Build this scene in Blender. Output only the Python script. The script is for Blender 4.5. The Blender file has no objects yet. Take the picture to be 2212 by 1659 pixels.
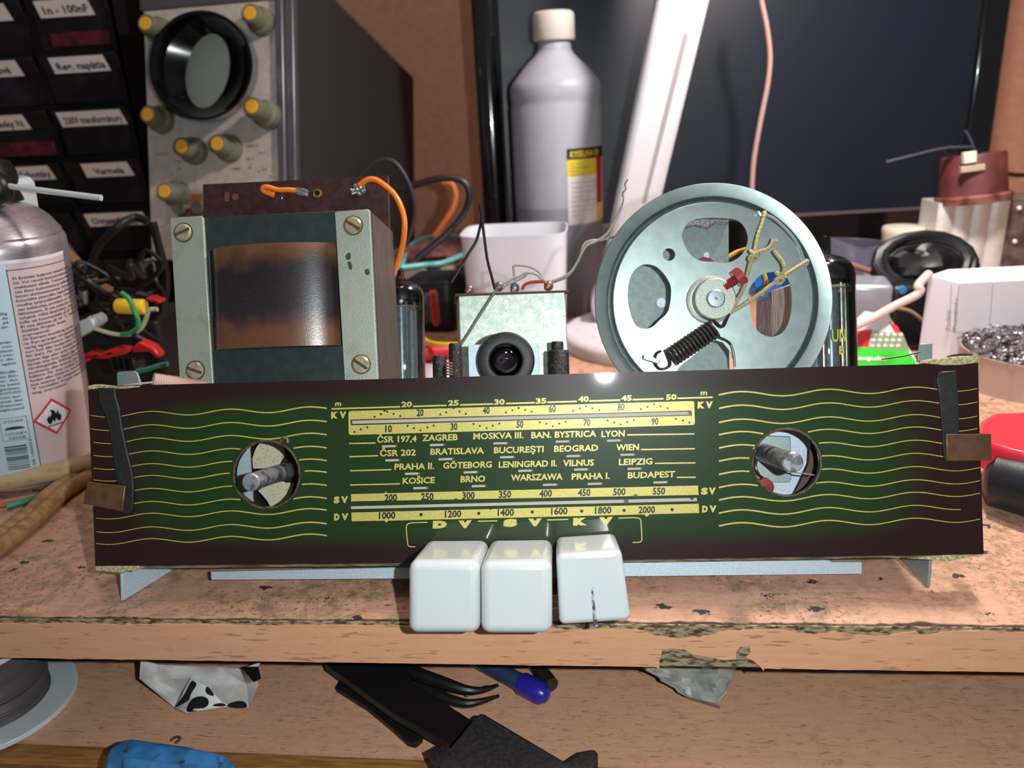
import bpy, bmesh, math, random
from mathutils import Vector, Matrix, noise as mnoise
from mathutils.geometry import tessellate_polygon
V = Vector
random.seed(7)
S = 0.01                       # everything below is measured in centimetres
col = bpy.context.scene.collection
scene = bpy.context.scene

# ------------------------------------------------------------ camera
FPX, CX, CY, CAMH = 1662.0, 1106.0, 829.5, 16.6
def cam_axes(yaw, pitch, roll):
    a, p, r = math.radians(yaw), math.radians(pitch), math.radians(roll)
    f = V((-math.sin(a)*math.cos(p), math.cos(a)*math.cos(p), -math.sin(p)))
    r0 = f.cross(V((0, 0, 1))).normalized(); u0 = r0.cross(f)
    return math.cos(r)*r0 - math.sin(r)*u0, math.cos(r)*u0 + math.sin(r)*r0, f
CR, CU, CF = cam_axes(5.7, 20.0, 3.1)
CC = V((0, 0, CAMH))
cam_data = bpy.data.cameras.new('camera'); cam = bpy.data.objects.new('camera', cam_data); col.objects.link(cam)
cam.matrix_world = Matrix(((CR.x, CU.x, -CF.x, 0), (CR.y, CU.y, -CF.y, 0), (CR.z, CU.z, -CF.z, CC.z*S), (0, 0, 0, 1)))
cam_data.sensor_width = 36; cam_data.lens = 36*FPX/2212
cam_data.clip_start = 0.01; cam_data.clip_end = 20
cam_data.dof.use_dof = True; cam_data.dof.focus_distance = 0.277
cam_data.dof.aperture_fstop = 12.5
scene.camera = cam

# ------------------------------------------------------------ world, lights, exposure
scene.view_settings.view_transform = 'Standard'; scene.view_settings.look = 'None'
scene.view_settings.exposure = 0.32; scene.view_settings.gamma = 1.0
scene.view_settings.use_curve_mapping = False
w = bpy.data.worlds.new('world'); scene.world = w; w.use_nodes = True
w.node_tree.nodes['Background'].inputs[0].default_value = (1.0, 0.92, 0.88, 1)
w.node_tree.nodes['Background'].inputs[1].default_value = 0.085
def light(name, kind, loc, energy, color, **kw):
    l = bpy.data.lights.new(name, kind); l.energy = energy; l.color = color
    for k, v in kw.items(): setattr(l, k, v)
    o = bpy.data.objects.new(name, l); col.objects.link(o); o.location = V(loc)*S
    return o
fl = CC + CR*3.35 + CU*0.75 - CF*0.3
light('phone_flash', 'POINT', fl, 2.6, (0.90, 0.97, 1.0), shadow_soft_size=0.0022)
LAMP = V((18, 40, 40))
lo = light('desk_lamp_light', 'AREA', LAMP, 2.5, (1.0, 0.90, 0.83), shape='RECTANGLE', size=0.035, size_y=0.06)
lo.rotation_euler = (math.radians(24), math.radians(8), 0)
lc = light('ceiling_light', 'AREA', (5, 25, 190), 6.0, (1.0, 0.84, 0.74), shape='DISK', size=0.4)

# ------------------------------------------------------------ frames: places measured in the room
def ray(px, py): return CR*((px-CX)/FPX) - CU*((py-CY)/FPX) + CF
class Frame:
    def __init__(s, o, x=(1, 0, 0), y=(0, 1, 0), z=(0, 0, 1)):
        s.o, s.x, s.y, s.z = V(o), V(x), V(y), V(z)
    def loc(s, p): q = V(p)-s.o; return V((q.dot(s.x), q.dot(s.y), q.dot(s.z)))
    def world(s, p): return s.o + s.x*p[0] + s.y*p[1] + s.z*p[2]
    def at(s, px, py, d=0):                 # point on the frame's plane at depth d
        r = ray(px, py); t = ((s.o-CC).dot(s.y)+d)/r.dot(s.y); return s.loc(CC+r*t)
    def flat(s, px, py, h=0):               # point on the frame's level plane at height h
        r = ray(px, py); t = ((s.o-CC).dot(s.z)+h)/r.dot(s.z); return s.loc(CC+r*t)
    def mat(s):
        m = Matrix((( s.x.x, s.y.x, s.z.x, s.o.x*S), (s.x.y, s.y.y, s.z.y, s.o.y*S), (s.x.z, s.y.z, s.z.z, s.o.z*S), (0, 0, 0, 1)))
        return m
WF = Frame((0, 0, 0))
def G(px, py, h=0): return WF.flat(px, py, h)      # on the desk
def A(px, py, Y): return WF.at(px, py, Y)
def turned(o, yaw=0, tilt=0, lean=0):
    m = Matrix.Rotation(math.radians(yaw), 3, 'Z') @ Matrix.Rotation(math.radians(tilt), 3, 'X') @ Matrix.Rotation(math.radians(lean), 3, 'Y')
    return Frame(o, m.col[0], m.col[1], m.col[2])

# ------------------------------------------------------------ materials
def lin(c):
    return tuple(((x/255)/12.92 if x/255 <= 0.04045 else ((x/255+0.055)/1.055)**2.4) for x in c)
MATS = {}
def mat(name, c, rough=0.5, metal=0.0, spec=0.5, coat=0.0, c2=None, ns=1.0, lo=0.4, hi=0.6, st=(1, 1, 1), bump=0, bs=8.0,
        c3=None, ns3=1.0, lo3=0.6, hi3=0.65, trans=0, ior=1.45, alpha=1.0, sheen=0, sss=0, coatr=0.03, det=4):
    m = bpy.data.materials.new(name); m.use_nodes = True; nt = m.node_tree; N = nt.nodes; L = nt.links
    b = N['Principled BSDF']; MATS[name] = m
    b.inputs['Base Color'].default_value = lin(c)+(1,)
    b.inputs['Roughness'].default_value = rough; b.inputs['Metallic'].default_value = metal
    b.inputs['Specular IOR Level'].default_value = spec; b.inputs['Coat Weight'].default_value = coat
    b.inputs['Coat Roughness'].default_value = coatr
    b.inputs['Transmission Weight'].default_value = trans; b.inputs['IOR'].default_value = ior
    b.inputs['Alpha'].default_value = alpha
    if sss:
        b.inputs['Subsurface Weight'].default_value = sss; b.inputs['Subsurface Scale'].default_value = 0.004
    if c2 or c3 or bump:
        tc = N.new('ShaderNodeTexCoord'); mp = N.new('ShaderNodeMapping'); L.new(tc.outputs['Object'], mp.inputs['Vector'])
        mp.inputs['Scale'].default_value = (100*st[0], 100*st[1], 100*st[2])
        cur = None
        def nz(scale, d=det):
            n = N.new('ShaderNodeTexNoise'); n.inputs['Scale'].default_value = scale; n.inputs['Detail'].default_value = d
            L.new(mp.outputs[0], n.inputs['Vector']); return n
        def mixin(prev, colr, scale, lo, hi):
            n = nz(scale); mr = N.new('ShaderNodeMapRange'); mr.inputs[1].default_value = lo; mr.inputs[2].default_value = hi
            L.new(n.outputs['Fac'], mr.inputs[0]); mx = N.new('ShaderNodeMix'); mx.data_type = 'RGBA'
            L.new(mr.outputs[0], mx.inputs[0])
            if prev is None: mx.inputs[6].default_value = lin(c)+(1,)
            else: L.new(prev, mx.inputs[6])
            mx.inputs[7].default_value = lin(colr)+(1,); return mx.outputs[2]
        if c2: cur = mixin(cur, c2, ns, lo, hi)
        if c3: cur = mixin(cur, c3, ns3, lo3, hi3)
        if cur: L.new(cur, b.inputs['Base Color'])
        if bump:
            n = nz(bs); bp = N.new('ShaderNodeBump'); bp.inputs['Strength'].default_value = bump; bp.inputs['Distance'].default_value = 0.0004
            L.new(n.outputs['Fac'], bp.inputs['Height']); L.new(bp.outputs[0], b.inputs['Normal'])
    return m
zinc = mat('zinc_plated_steel', (148, 164, 164), .42, .6, c2=(160, 174, 174), ns=9, lo=.35, hi=.65, c3=(134, 148, 142), ns3=22, lo3=.6, hi3=.7, bump=.1, bs=40)
zinc_pale = mat('pale_zinc_paint', (192, 206, 216), .4, .3, c2=(178, 194, 206), ns=12, bump=.3, bs=50)
brack = mat('dull_bracket_steel', (166, 174, 160), .42, .4, c2=(150, 152, 120), ns=1.2, lo=.55, hi=.8, c3=(108, 112, 96), ns3=26, lo3=.62, hi3=.68, bump=.3, bs=30)
cansteel = mat('mottled_can_steel', (168, 184, 168), .38, .5, c2=(196, 206, 196), ns=3, c3=(136, 140, 96), ns3=7, lo3=.6, hi3=.75, bump=.3, bs=30)
core_m = mat('dark_transformer_steel', (40, 52, 52), .42, .2, c2=(46, 58, 57), ns=3, c3=(120, 126, 120), ns3=40, lo3=.72, hi3=.74, bump=.3, bs=25)
lam_m = mat('laminated_steel_edges', (66, 58, 54), .5, .1, c2=(124, 112, 104), ns=7, lo=.45, hi=.7, st=(1, 8, .15), bump=.5, bs=8)
coil_unused = mat('waxed_paper_coil', (30, 26, 28), .30, 0, c2=(104, 66, 44), ns=.55, lo=.46, hi=.66, c3=(140, 92, 64), ns3=14, lo3=.62, hi3=.72, bump=.35, bs=22, coat=.15)
board_m = mat('brown_terminal_board', (62, 32, 28), .5, 0, c2=(44, 22, 22), ns=3, c3=(96, 60, 50), ns3=30, lo3=.66, hi3=.7)
screw_m = mat('old_screw_steel', (184, 180, 156), .35, .5, c2=(150, 132, 84), ns=3, lo=.5, hi=.7)
rust_m = mat('rusty_slot', (84, 62, 40), .8)
orange_m = mat('orange_wire', (240, 128, 44), .4, 0, coat=.2)
white_m = mat('glossy_white_plastic', (194, 200, 202), .22, 0, coat=.35)
rubber = mat('black_rubber', (34, 33, 33), .5, 0, c2=(48, 46, 45), ns=5, lo=.5, hi=.8, bump=.15, bs=20)
black = mat('black_plastic', (16, 16, 18), .4, 0)
blackgl = mat('glossy_black_plastic', (9, 10, 13), .16, 0)
copper = mat('brown_phosphor_bronze', (112, 82, 60), .42, .4, c2=(98, 70, 50), ns=2.5)
solder = mat('grey_solder', (176, 176, 176), .3, .6, c2=(120, 120, 124), ns=10)
def thin_glass(name, tint, fr=1.5, rough=.02):
    m = bpy.data.materials.new(name); m.use_nodes = True; nt = m.node_tree; N = nt.nodes; L = nt.links; N.remove(N['Principled BSDF'])
    t = N.new('ShaderNodeBsdfTransparent'); t.inputs[0].default_value = lin(tint)+(1,); g = N.new('ShaderNodeBsdfGlossy'); g.inputs['Roughness'].default_value = rough
    f = N.new('ShaderNodeFresnel'); f.inputs[0].default_value = fr; mx = N.new('ShaderNodeMixShader')
    L.new(f.outputs[0], mx.inputs[0]); L.new(t.outputs[0], mx.inputs[1]); L.new(g.outputs[0], mx.inputs[2]); L.new(mx.outputs[0], N['Material Output'].inputs[0]); return m
glass = thin_glass('clear_glass', (238, 242, 242), 1.55)
bulbglass = thin_glass('smoked_bulb_glass', (190, 180, 196), 1.7)
getter = mat('silver_getter', (120, 112, 116), .2, .8, c2=(60, 56, 62), ns=2)
anode = mat('grey_anode_metal', (146, 154, 160), .32, .3, c2=(120, 130, 138), ns=4)
cream_cer = mat('speckled_cream_board', (198, 192, 164), .7, 0, c2=(150, 142, 110), ns=14, lo=.58, hi=.66)
shaft_m = mat('aluminium_shaft', (182, 184, 190), .32, .7, c2=(120, 118, 124), ns=3, lo=.52, hi=.62)
felt = mat('yellowed_felt', (196, 186, 150), .95, 0, c2=(150, 138, 92), ns=10, bump=1, bs=20)
cord_m = mat('waxed_tan_cord', (182, 170, 128), .7, 0, c2=(150, 136, 94), ns=20)
spring_m = mat('dark_spring_steel', (60, 52, 48), .35, .4)
redpl = mat('red_paint', (140, 40, 42), .45)
wire_grn = mat('grey_green_wire', (104, 108, 88), .45)
wire_gry = mat('pale_grey_wire', (150, 148, 138), .5)
wire_blk = mat('black_cable', (20, 19, 22), .45)
red_w = mat('red_wire', (160, 44, 40), .5)
pinkribb = mat('ribbed_pink_sleeve', (212, 184, 172), .6)

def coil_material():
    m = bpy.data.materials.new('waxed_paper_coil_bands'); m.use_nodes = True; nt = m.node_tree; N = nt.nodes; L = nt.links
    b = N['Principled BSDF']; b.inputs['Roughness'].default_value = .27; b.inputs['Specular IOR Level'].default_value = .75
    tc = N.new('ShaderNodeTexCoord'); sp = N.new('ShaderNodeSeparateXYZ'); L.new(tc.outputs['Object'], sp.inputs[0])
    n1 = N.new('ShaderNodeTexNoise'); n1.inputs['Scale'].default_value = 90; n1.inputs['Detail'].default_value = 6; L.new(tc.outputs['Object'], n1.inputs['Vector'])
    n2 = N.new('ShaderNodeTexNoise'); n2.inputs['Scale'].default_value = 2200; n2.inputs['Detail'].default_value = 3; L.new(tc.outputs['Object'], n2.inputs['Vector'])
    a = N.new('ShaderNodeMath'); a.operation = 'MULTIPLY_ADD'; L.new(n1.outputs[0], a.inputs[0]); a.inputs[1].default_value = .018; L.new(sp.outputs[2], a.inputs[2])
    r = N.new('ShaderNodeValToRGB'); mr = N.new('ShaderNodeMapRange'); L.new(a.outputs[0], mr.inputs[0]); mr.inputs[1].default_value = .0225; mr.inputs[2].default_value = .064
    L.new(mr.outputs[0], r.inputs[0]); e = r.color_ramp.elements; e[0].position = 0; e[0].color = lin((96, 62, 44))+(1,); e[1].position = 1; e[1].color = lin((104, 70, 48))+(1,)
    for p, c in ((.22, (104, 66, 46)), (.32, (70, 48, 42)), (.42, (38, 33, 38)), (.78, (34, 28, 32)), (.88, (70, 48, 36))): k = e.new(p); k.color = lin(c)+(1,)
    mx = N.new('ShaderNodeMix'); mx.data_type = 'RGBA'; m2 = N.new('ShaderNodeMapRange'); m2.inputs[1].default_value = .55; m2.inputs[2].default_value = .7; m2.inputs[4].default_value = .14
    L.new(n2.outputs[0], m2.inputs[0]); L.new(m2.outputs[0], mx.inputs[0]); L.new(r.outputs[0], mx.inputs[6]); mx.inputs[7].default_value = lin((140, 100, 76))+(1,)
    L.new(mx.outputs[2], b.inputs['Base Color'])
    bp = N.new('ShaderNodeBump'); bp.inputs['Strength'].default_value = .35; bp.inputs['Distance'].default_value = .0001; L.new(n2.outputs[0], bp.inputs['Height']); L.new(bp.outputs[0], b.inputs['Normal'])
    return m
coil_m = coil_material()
# dial print: green field fading into a brown border
def dial_material():
    m = bpy.data.materials.new('dial_green_brown'); m.use_nodes = True; nt = m.node_tree; N = nt.nodes; L = nt.links
    b = N['Principled BSDF']; b.inputs['Roughness'].default_value = .4; b.inputs['Coat Weight'].default_value = 1; b.inputs['Coat Roughness'].default_value = .035
    b.inputs['Specular IOR Level'].default_value = .2
    tc = N.new('ShaderNodeTexCoord'); sp = N.new('ShaderNodeSeparateXYZ'); L.new(tc.outputs['Object'], sp.inputs[0])
    def mth(op, a, c=None, v=None):
        n = N.new('ShaderNodeMath'); n.operation = op; L.new(a, n.inputs[0])
        if c is not None: L.new(c, n.inputs[1])
        if v is not None: n.inputs[1].default_value = v
        return n.outputs[0]
    x = mth('MULTIPLY', mth('ADD', sp.outputs[0], v=.0), v=1/.141)
    z = mth('MULTIPLY', mth('ADD', sp.outputs[2], v=.0292), v=1/.0272)
    x4 = mth('POWER', mth('ABSOLUTE', x), v=7); z4 = mth('POWER', mth('ABSOLUTE', z), v=5)
    e = mth('ADD', x4, z4)
    nz = N.new('ShaderNodeTexNoise'); nz.inputs['Scale'].default_value = 60; L.new(tc.outputs['Object'], nz.inputs['Vector'])
    e2 = mth('ADD', e, mth('MULTIPLY', mth('SUBTRACT', nz.outputs['Fac'], v=.5), v=.35))
    mr = N.new('ShaderNodeMapRange'); L.new(e2, mr.inputs[0]); mr.inputs[1].default_value = .15; mr.inputs[2].default_value = 1.25
    mr.interpolation_type = 'SMOOTHSTEP'
    mx = N.new('ShaderNodeMix'); mx.data_type = 'RGBA'; L.new(mr.outputs[0], mx.inputs[0])
    mx.inputs[6].default_value = lin((25, 52, 17))+(1,); mx.inputs[7].default_value = lin((38, 17, 15))+(1,)
    L.new(mx.outputs[2], b.inputs['Base Color']); return m
dial_m = dial_material()
gold = mat('gold_print', (184, 170, 84), .4, .15, c2=(202, 190, 106), ns=18, coat=.6, coatr=.06)
ink = mat('dark_print', (26, 28, 18), .4, coat=.6, coatr=.06)
slotc = mat('pale_slot_backing', (176, 166, 150), .5, coat=.5, coatr=.06)
slotd = mat('slot_shadow_print', (96, 84, 66), .5, coat=.5, coatr=.06)

# wood
def wood(name, base, dark, grime, olive, spots=True, stretch=(1, 6, 6), gr=.5, rough=.42, glo=.52, blot=1):
    m = bpy.data.materials.new(name); m.use_nodes = True; nt = m.node_tree; N = nt.nodes; L = nt.links
    b = N['Principled BSDF']; b.inputs['Roughness'].default_value = rough
    tc = N.new('ShaderNodeTexCoord')
    def mp(sc):
        n = N.new('ShaderNodeMapping'); n.inputs['Scale'].default_value = [100*q for q in sc]; L.new(tc.outputs['Object'], n.inputs['Vector']); return n.outputs[0]
    def nz(vec, s, d=4, r=.5):
        n = N.new('ShaderNodeTexNoise'); n.inputs['Scale'].default_value = s; n.inputs['Detail'].default_value = d; n.inputs['Roughness'].default_value = r
        L.new(vec, n.inputs['Vector']); return n.outputs['Fac']
    def rng(a, lo, hi, k=1):
        n = N.new('ShaderNodeMapRange'); L.new(a, n.inputs[0]); n.inputs[1].default_value = lo; n.inputs[2].default_value = hi; n.inputs[4].default_value = k; return n.outputs[0]
    def mix(f, a, c):
        n = N.new('ShaderNodeMix'); n.data_type = 'RGBA'; L.new(f, n.inputs[0])
        if isinstance(a, tuple): n.inputs[6].default_value = lin(a)+(1,)
        else: L.new(a, n.inputs[6])
        n.inputs[7].default_value = lin(c)+(1,); return n.outputs[2]
    def mul(a, c):
        n = N.new('ShaderNodeMath'); n.operation = 'MULTIPLY'; L.new(a, n.inputs[0]); L.new(c, n.inputs[1]); return n.outputs[0]
    st = mp(stretch); iso = mp((1, 1, 1))
    c = mix(rng(nz(st, .9, 5), .35, .7, .6), base, dark)
    c = mix(rng(nz(st, 2.2, 2, .3), .66, .70, gr), c, tuple(int(q*.62) for q in dark))
    if spots:
        big = rng(nz(iso, .22, 3), .36, .54)
        c = mix(mul(rng(nz(iso, 1.6, 8, .72), glo-.08, glo+.12), big), c, olive)
        c = mix(mul(rng(nz(iso, 5, 6, .75), glo+.03, glo+.12), big), c, grime)
        v = N.new('ShaderNodeTexVoronoi'); L.new(mp((1, 1.6, 1)), v.inputs['Vector']); v.inputs['Scale'].default_value = .75; v.inputs['Randomness'].default_value = 1
        vd = N.new('ShaderNodeMath'); vd.operation = 'ADD'; L.new(v.outputs['Distance'], vd.inputs[0]); L.new(rng(nz(iso, 6, 5), .25, .75, .30), vd.inputs[1])
        sp = N.new('ShaderNodeSeparateColor'); L.new(v.outputs['Color'], sp.inputs[0])
        gate = rng(sp.outputs[0], .66, .67)
        c = mix(mul(rng(vd.outputs[0], .34, .30, blot), gate), c, (58, 52, 52))
        c = mix(rng(nz(mp((1.6, 5, 3)), 2.6, 6, .7), .645, .675, .8), c, (84, 60, 50))
        c = mix(mul(rng(nz(mp((1.2, 3, 1)), 7, 4, .7), .66, .70, .9), rng(nz(iso, .5, 2), .42, .55)), c, (60, 52, 46))
        c = mix(rng(nz(iso, 11, 2), .76, .78), c, (226, 214, 200))
    L.new(c, b.inputs['Base Color'])
    bp = N.new('ShaderNodeBump'); bp.inputs['Strength'].default_value = .25; bp.inputs['Distance'].default_value = .0004
    L.new(nz(iso, 12, 4), bp.inputs['Height']); L.new(bp.outputs[0], b.inputs['Normal'])
    return m
top_m = wood('worn_beech_laminate', (206, 158, 134), (192, 142, 116), (84, 68, 52), (138, 116, 84))
band_m = wood('beech_edge_laminate', (224, 168, 130), (212, 152, 112), (0, 0, 0), (0, 0, 0), spots=False, stretch=(.6, 5, 5), gr=.55)
shelf_m = wood('dusty_beech_shelf', (214, 164, 132), (198, 146, 114), (120, 88, 64), (170, 128, 98), glo=.62, blot=0)
shelfedge_m = mat('amber_beech_rail', (150, 106, 56), .5, c2=(126, 84, 42), ns=2, st=(.4, 4, 4))
chip_m = mat('raw_particleboard', (158, 140, 108), .9, c2=(70, 54, 42), ns=4, lo=.44, hi=.6, c3=(190, 172, 134), ns3=9, lo3=.6, hi3=.7, bump=1, bs=10, st=(.6, 1, 1.6))
chipdark_m = mat('grimy_board_edge', (62, 52, 42), .9, c2=(104, 92, 62), ns=6, lo=.5, hi=.66, bump=1, bs=10, st=(.6, 1, 1))
wall_m = mat('salmon_painted_wall', (222, 160, 132), .85, c2=(214, 152, 126), ns=1.5, bump=.4, bs=6)

# ------------------------------------------------------------ mesh building
def cr(pts, n=8):
    pts = [V(p) for p in pts]
    if len(pts) < 3: return pts
    P = [2*pts[0]-pts[1]]+pts+[2*pts[-1]-pts[-2]]; out = []
    for i in range(1, len(P)-2):
        a, b, c, d = P[i-1:i+3]
        for k in range(n):
            t = k/n; out.append(.5*((2*b)+(c-a)*t+(2*a-5*b+4*c-d)*t*t+(3*b-a-3*c+d)*t**3))
    return out+[pts[-1]]
def circ(cx, cy, r, n=40, ry=None, a0=0, a1=360):
    ry = r if ry is None else ry; full = abs(a1-a0) >= 360
    k = n if full else n+1
    return [(cx+r*math.cos(math.radians(a0+(a1-a0)*i/n)), cy+ry*math.sin(math.radians(a0+(a1-a0)*i/n))) for i in range(k)]
class MB:
    def __init__(s): s.v = []; s.f = []; s.m = []; s.c = 0
    def add(s, vs, fs):
        b = len(s.v); s.v += [V(p) for p in vs]; s.f += [tuple(b+i for i in f) for f in fs]; s.m += [s.c]*len(fs); return s
    def box(s, x0, x1, y0, y1, z0, z1):
        return s.add([(x, y, z) for x in (x0, x1) for y in (y0, y1) for z in (z0, z1)],
                     [(0, 1, 3, 2), (4, 6, 7, 5), (0, 4, 5, 1), (2, 3, 7, 6), (0, 2, 6, 4), (1, 5, 7, 3)])
    def hexa(s, a, b):                       # two quads front/back joined
        return s.add(list(a)+list(b), [(0, 1, 2, 3), (7, 6, 5, 4)]+[(i, (i+1) % 4, 4+(i+1) % 4, 4+i) for i in range(4)])
    def sheet(s, loops, fn):                 # flat filled outline with holes, mapped by fn(u,v)
        L3 = [[V((p[0], p[1], 0)) for p in l] for l in loops]
        tri = tessellate_polygon(L3); fl = [p for l in L3 for p in l]
        return s.add([fn(p.x, p.y) for p in fl], [tuple(t) for t in tri])
    def slab(s, loops, fn):                  # the same with thickness; fn(u,v,k), k=0 front, 1 back
        L3 = [[V((p[0], p[1], 0)) for p in l] for l in loops]
        tri = tessellate_polygon(L3); fl = [p for l in L3 for p in l]; n = len(fl)
        fs = [tuple(t) for t in tri]+[tuple(n+i for i in reversed(t)) for t in tri]; o = 0
        for l in L3:
            k = len(l); fs += [(o+i, o+(i+1) % k, n+o+(i+1) % k, n+o+i) for i in range(k)]; o += k
        return s.add([fn(p.x, p.y, 0) for p in fl]+[fn(p.x, p.y, 1) for p in fl], fs)
    def tube(s, pts, r, n=10, cap=True):
        pts = [V(p) for p in pts]; N = len(pts); rs = r if isinstance(r, (list, tuple)) else [r]*N
        vs = []; fs = []; t0 = (pts[1]-pts[0]).normalized()
        up = t0.orthogonal().normalized()
        for i, p in enumerate(pts):
            t = (pts[min(i+1, N-1)]-pts[max(i-1, 0)]).normalized()
            up = (up-t*up.dot(t)); up = up.normalized() if up.length > 1e-6 else t.orthogonal().normalized()
            sd = t.cross(up)
            for k in range(n):
                a = 2*math.pi*k/n; vs.append(p+(up*math.cos(a)+sd*math.sin(a))*rs[i])
        for i in range(N-1):
            for k in range(n):
                a, b = i*n+k, i*n+(k+1) % n; fs.append((a, b, b+n, a+n))
        if cap: fs += [tuple(reversed(range(n))), tuple((N-1)*n+k for k in range(n))]
        return s.add(vs, fs)
    def lathe(s, prof, c=(0, 0, 0), ax=(0, 0, 1), n=48, sx=1.0, a0=0, a1=360):   # prof: (radius, height)
        c = V(c); ax = V(ax).normalized(); e1 = (V((1, 0, 0)) if abs(ax.x) < .9 else V((0, 0, 1))); e1 = (e1-ax*e1.dot(ax)).normalized(); e2 = ax.cross(e1)
        vs = []; fs = []; N = len(prof); full = abs(a1-a0) >= 360; m = n if full else n+1
        for (r, h) in prof:
            for k in range(m):
                a = math.radians(a0+(a1-a0)*k/n); vs.append(c+ax*h+(e1*math.cos(a)*sx+e2*math.sin(a))*max(r, 1e-4))
        for i in range(N-1):
            for k in range(n if full else n):
                a, b = i*m+k, i*m+((k+1) % m); fs.append((a, b, b+m, a+m))
        return s.add(vs, fs)
    def cyl(s, c, ax, r, h, n=32, r2=None):
        r2 = r if r2 is None else r2
        return s.lathe([(0, 0), (r, 0), (r2, h), (0, h)], c, ax, n)
    def ball(s, c, r, n=16, sq=(1, 1, 1)):
        b = len(s.v); s.lathe([(r*math.sin(math.pi*i/n), -r*math.cos(math.pi*i/n)) for i in range(n+1)], (0, 0, 0), (0, 0, 1), n*2)
        c = V(c)
        for i in range(b, len(s.v)): p = s.v[i]; s.v[i] = V((p.x*sq[0], p.y*sq[1], p.z*sq[2]))+c
        return s
    def build(s, name, mats, parent=None, bevel=0, seg=2, ang=35, sub=0, label=None, solid=0):
        me = bpy.data.meshes.new(name); me.from_pydata([p*S for p in s.v], [], s.f)
        if not isinstance(mats, (list, tuple)): mats = [mats]
        for m in mats: me.materials.append(m)
        me.polygons.foreach_set('material_index', s.m)
        bm = bmesh.new(); bm.from_mesh(me)
        bmesh.ops.remove_doubles(bm, verts=bm.verts, dist=2e-7)
        bmesh.ops.recalc_face_normals(bm, faces=bm.faces)
        bm.to_mesh(me); bm.free()
        me.polygons.foreach_set('use_smooth', [True]*len(me.polygons))
        me.set_sharp_from_angle(angle=math.radians(ang))
        o = bpy.data.objects.new(name, me); col.objects.link(o)
        if parent: o.parent = parent
        if solid:
            q = o.modifiers.new('solid', 'SOLIDIFY'); q.thickness = solid*S; q.offset = 0
        if bevel:
            q = o.modifiers.new('bevel', 'BEVEL'); q.width = bevel*S; q.segments = seg; q.limit_method = 'ANGLE'; q.angle_limit = math.radians(40); q.harden_normals = False
        if sub:
            q = o.modifiers.new('sub', 'SUBSURF'); q.levels = sub; q.render_levels = sub
        if label: o['label'] = label
        return o
def pxs(F, pts, d): return [F.at(x, y, d) for x, y in pts]
def pslab(mb, F, pts, d0, d1, holes=()):     # outline read off at depth d0, thickness to d1
    def fn(u, v, k):
        p = F.at(u, v, d0); return V((p.x, d0 if k == 0 else d1, p.z))
    return mb.slab([pts]+list(holes), fn)
def psheet(mb, F, pts, d, holes=()): return mb.sheet([pts]+list(holes), lambda u, v: F.at(u, v, d))
def thing(name, label, cat, F, group=None):
    o = bpy.data.objects.new(name, None); o.empty_display_size = .01; col.objects.link(o); o.matrix_world = F.mat() if isinstance(F, Frame) else Matrix.Translation(V(F)*S)
    o['label'] = label; o['category'] = cat
    if group: o['group'] = group
    return o
def tag(o, label, cat, group=None):
    o['label'] = label; o['category'] = cat
    if group: o['group'] = group
    return o
_tc = {}
def glyphs(txt, bold=0.0):
    k = (txt, bold)
    if k not in _tc:
        cu = bpy.data.curves.new('glyphs', 'FONT'); cu.body = txt; cu.size = 1; cu.offset = bold; cu.resolution_u = 2
        ob = bpy.data.objects.new('glyphs', cu); col.objects.link(ob)
        dg = bpy.context.evaluated_depsgraph_get(); me = ob.evaluated_get(dg).to_mesh()
        vs = [(v.co.x, v.co.y) for v in me.vertices]; fs = [tuple(p.vertices) for p in me.polygons]
        ob.evaluated_get(dg).to_mesh_clear(); bpy.data.objects.remove(ob); bpy.data.curves.remove(cu)
        _tc[k] = (vs, fs)
    return _tc[k]
CAPH = .729
def text(mb, txt, fn, bold=0.0):             # fn(u 0..1 across, v in cap heights up)
    vs, fs = glyphs(txt, bold)
    if not vs: return
    x0 = min(v[0] for v in vs); x1 = max(v[0] for v in vs)
    mb.add([fn((x-x0)/max(x1-x0, 1e-6), y/CAPH) for x, y in vs], fs)
def ptext(mb, F, d, txt, x0, x1, yb, h, slope=-.026, bold=0.0):   # text on a frame plane between two columns of the picture plane
    text(mb, txt, lambda u, v: F.at(x0+(x1-x0)*u+v*h*.03, yb+slope*(x1-x0)*u-v*h, d), bold)

# ============================================================ the desk
Y0 = 21.71; DT = 1.75
DF = Frame((0, Y0, 0))
desk = thing('desk', 'worn beech laminate desk with chipped front edge and a pull-out shelf below', 'desk', DF)
mb = MB().box(-75, 75, .06, 70, -DT, -.04); mb.build('tabletop', chipdark_m, desk)
rr = random.Random(3)
def ragged(x0, x1, step, fn): 
    out = []; x = x0
    while x < x1: out.append((x, fn(x))); x += step*rr.uniform(.5, 1.5)
    out.append((x1, fn(x1))); return out
def hn(x, s, k=0): return mnoise.noise(V((x*s, k*7.3, .5)))
# laminate sheet on top: its front border is chewed away
fr = ragged(-75, 75, .12, lambda x: .10+.12*max(0, hn(x, .8, 1)+.25)+.10*max(0, hn(x, 4, 2)))
mb = MB().slab([fr+[(75, 70), (-75, 70)]], lambda u, v, k: V((u, v, 0 if k == 0 else -.05)))
mb.build('laminate', top_m, desk)
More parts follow.
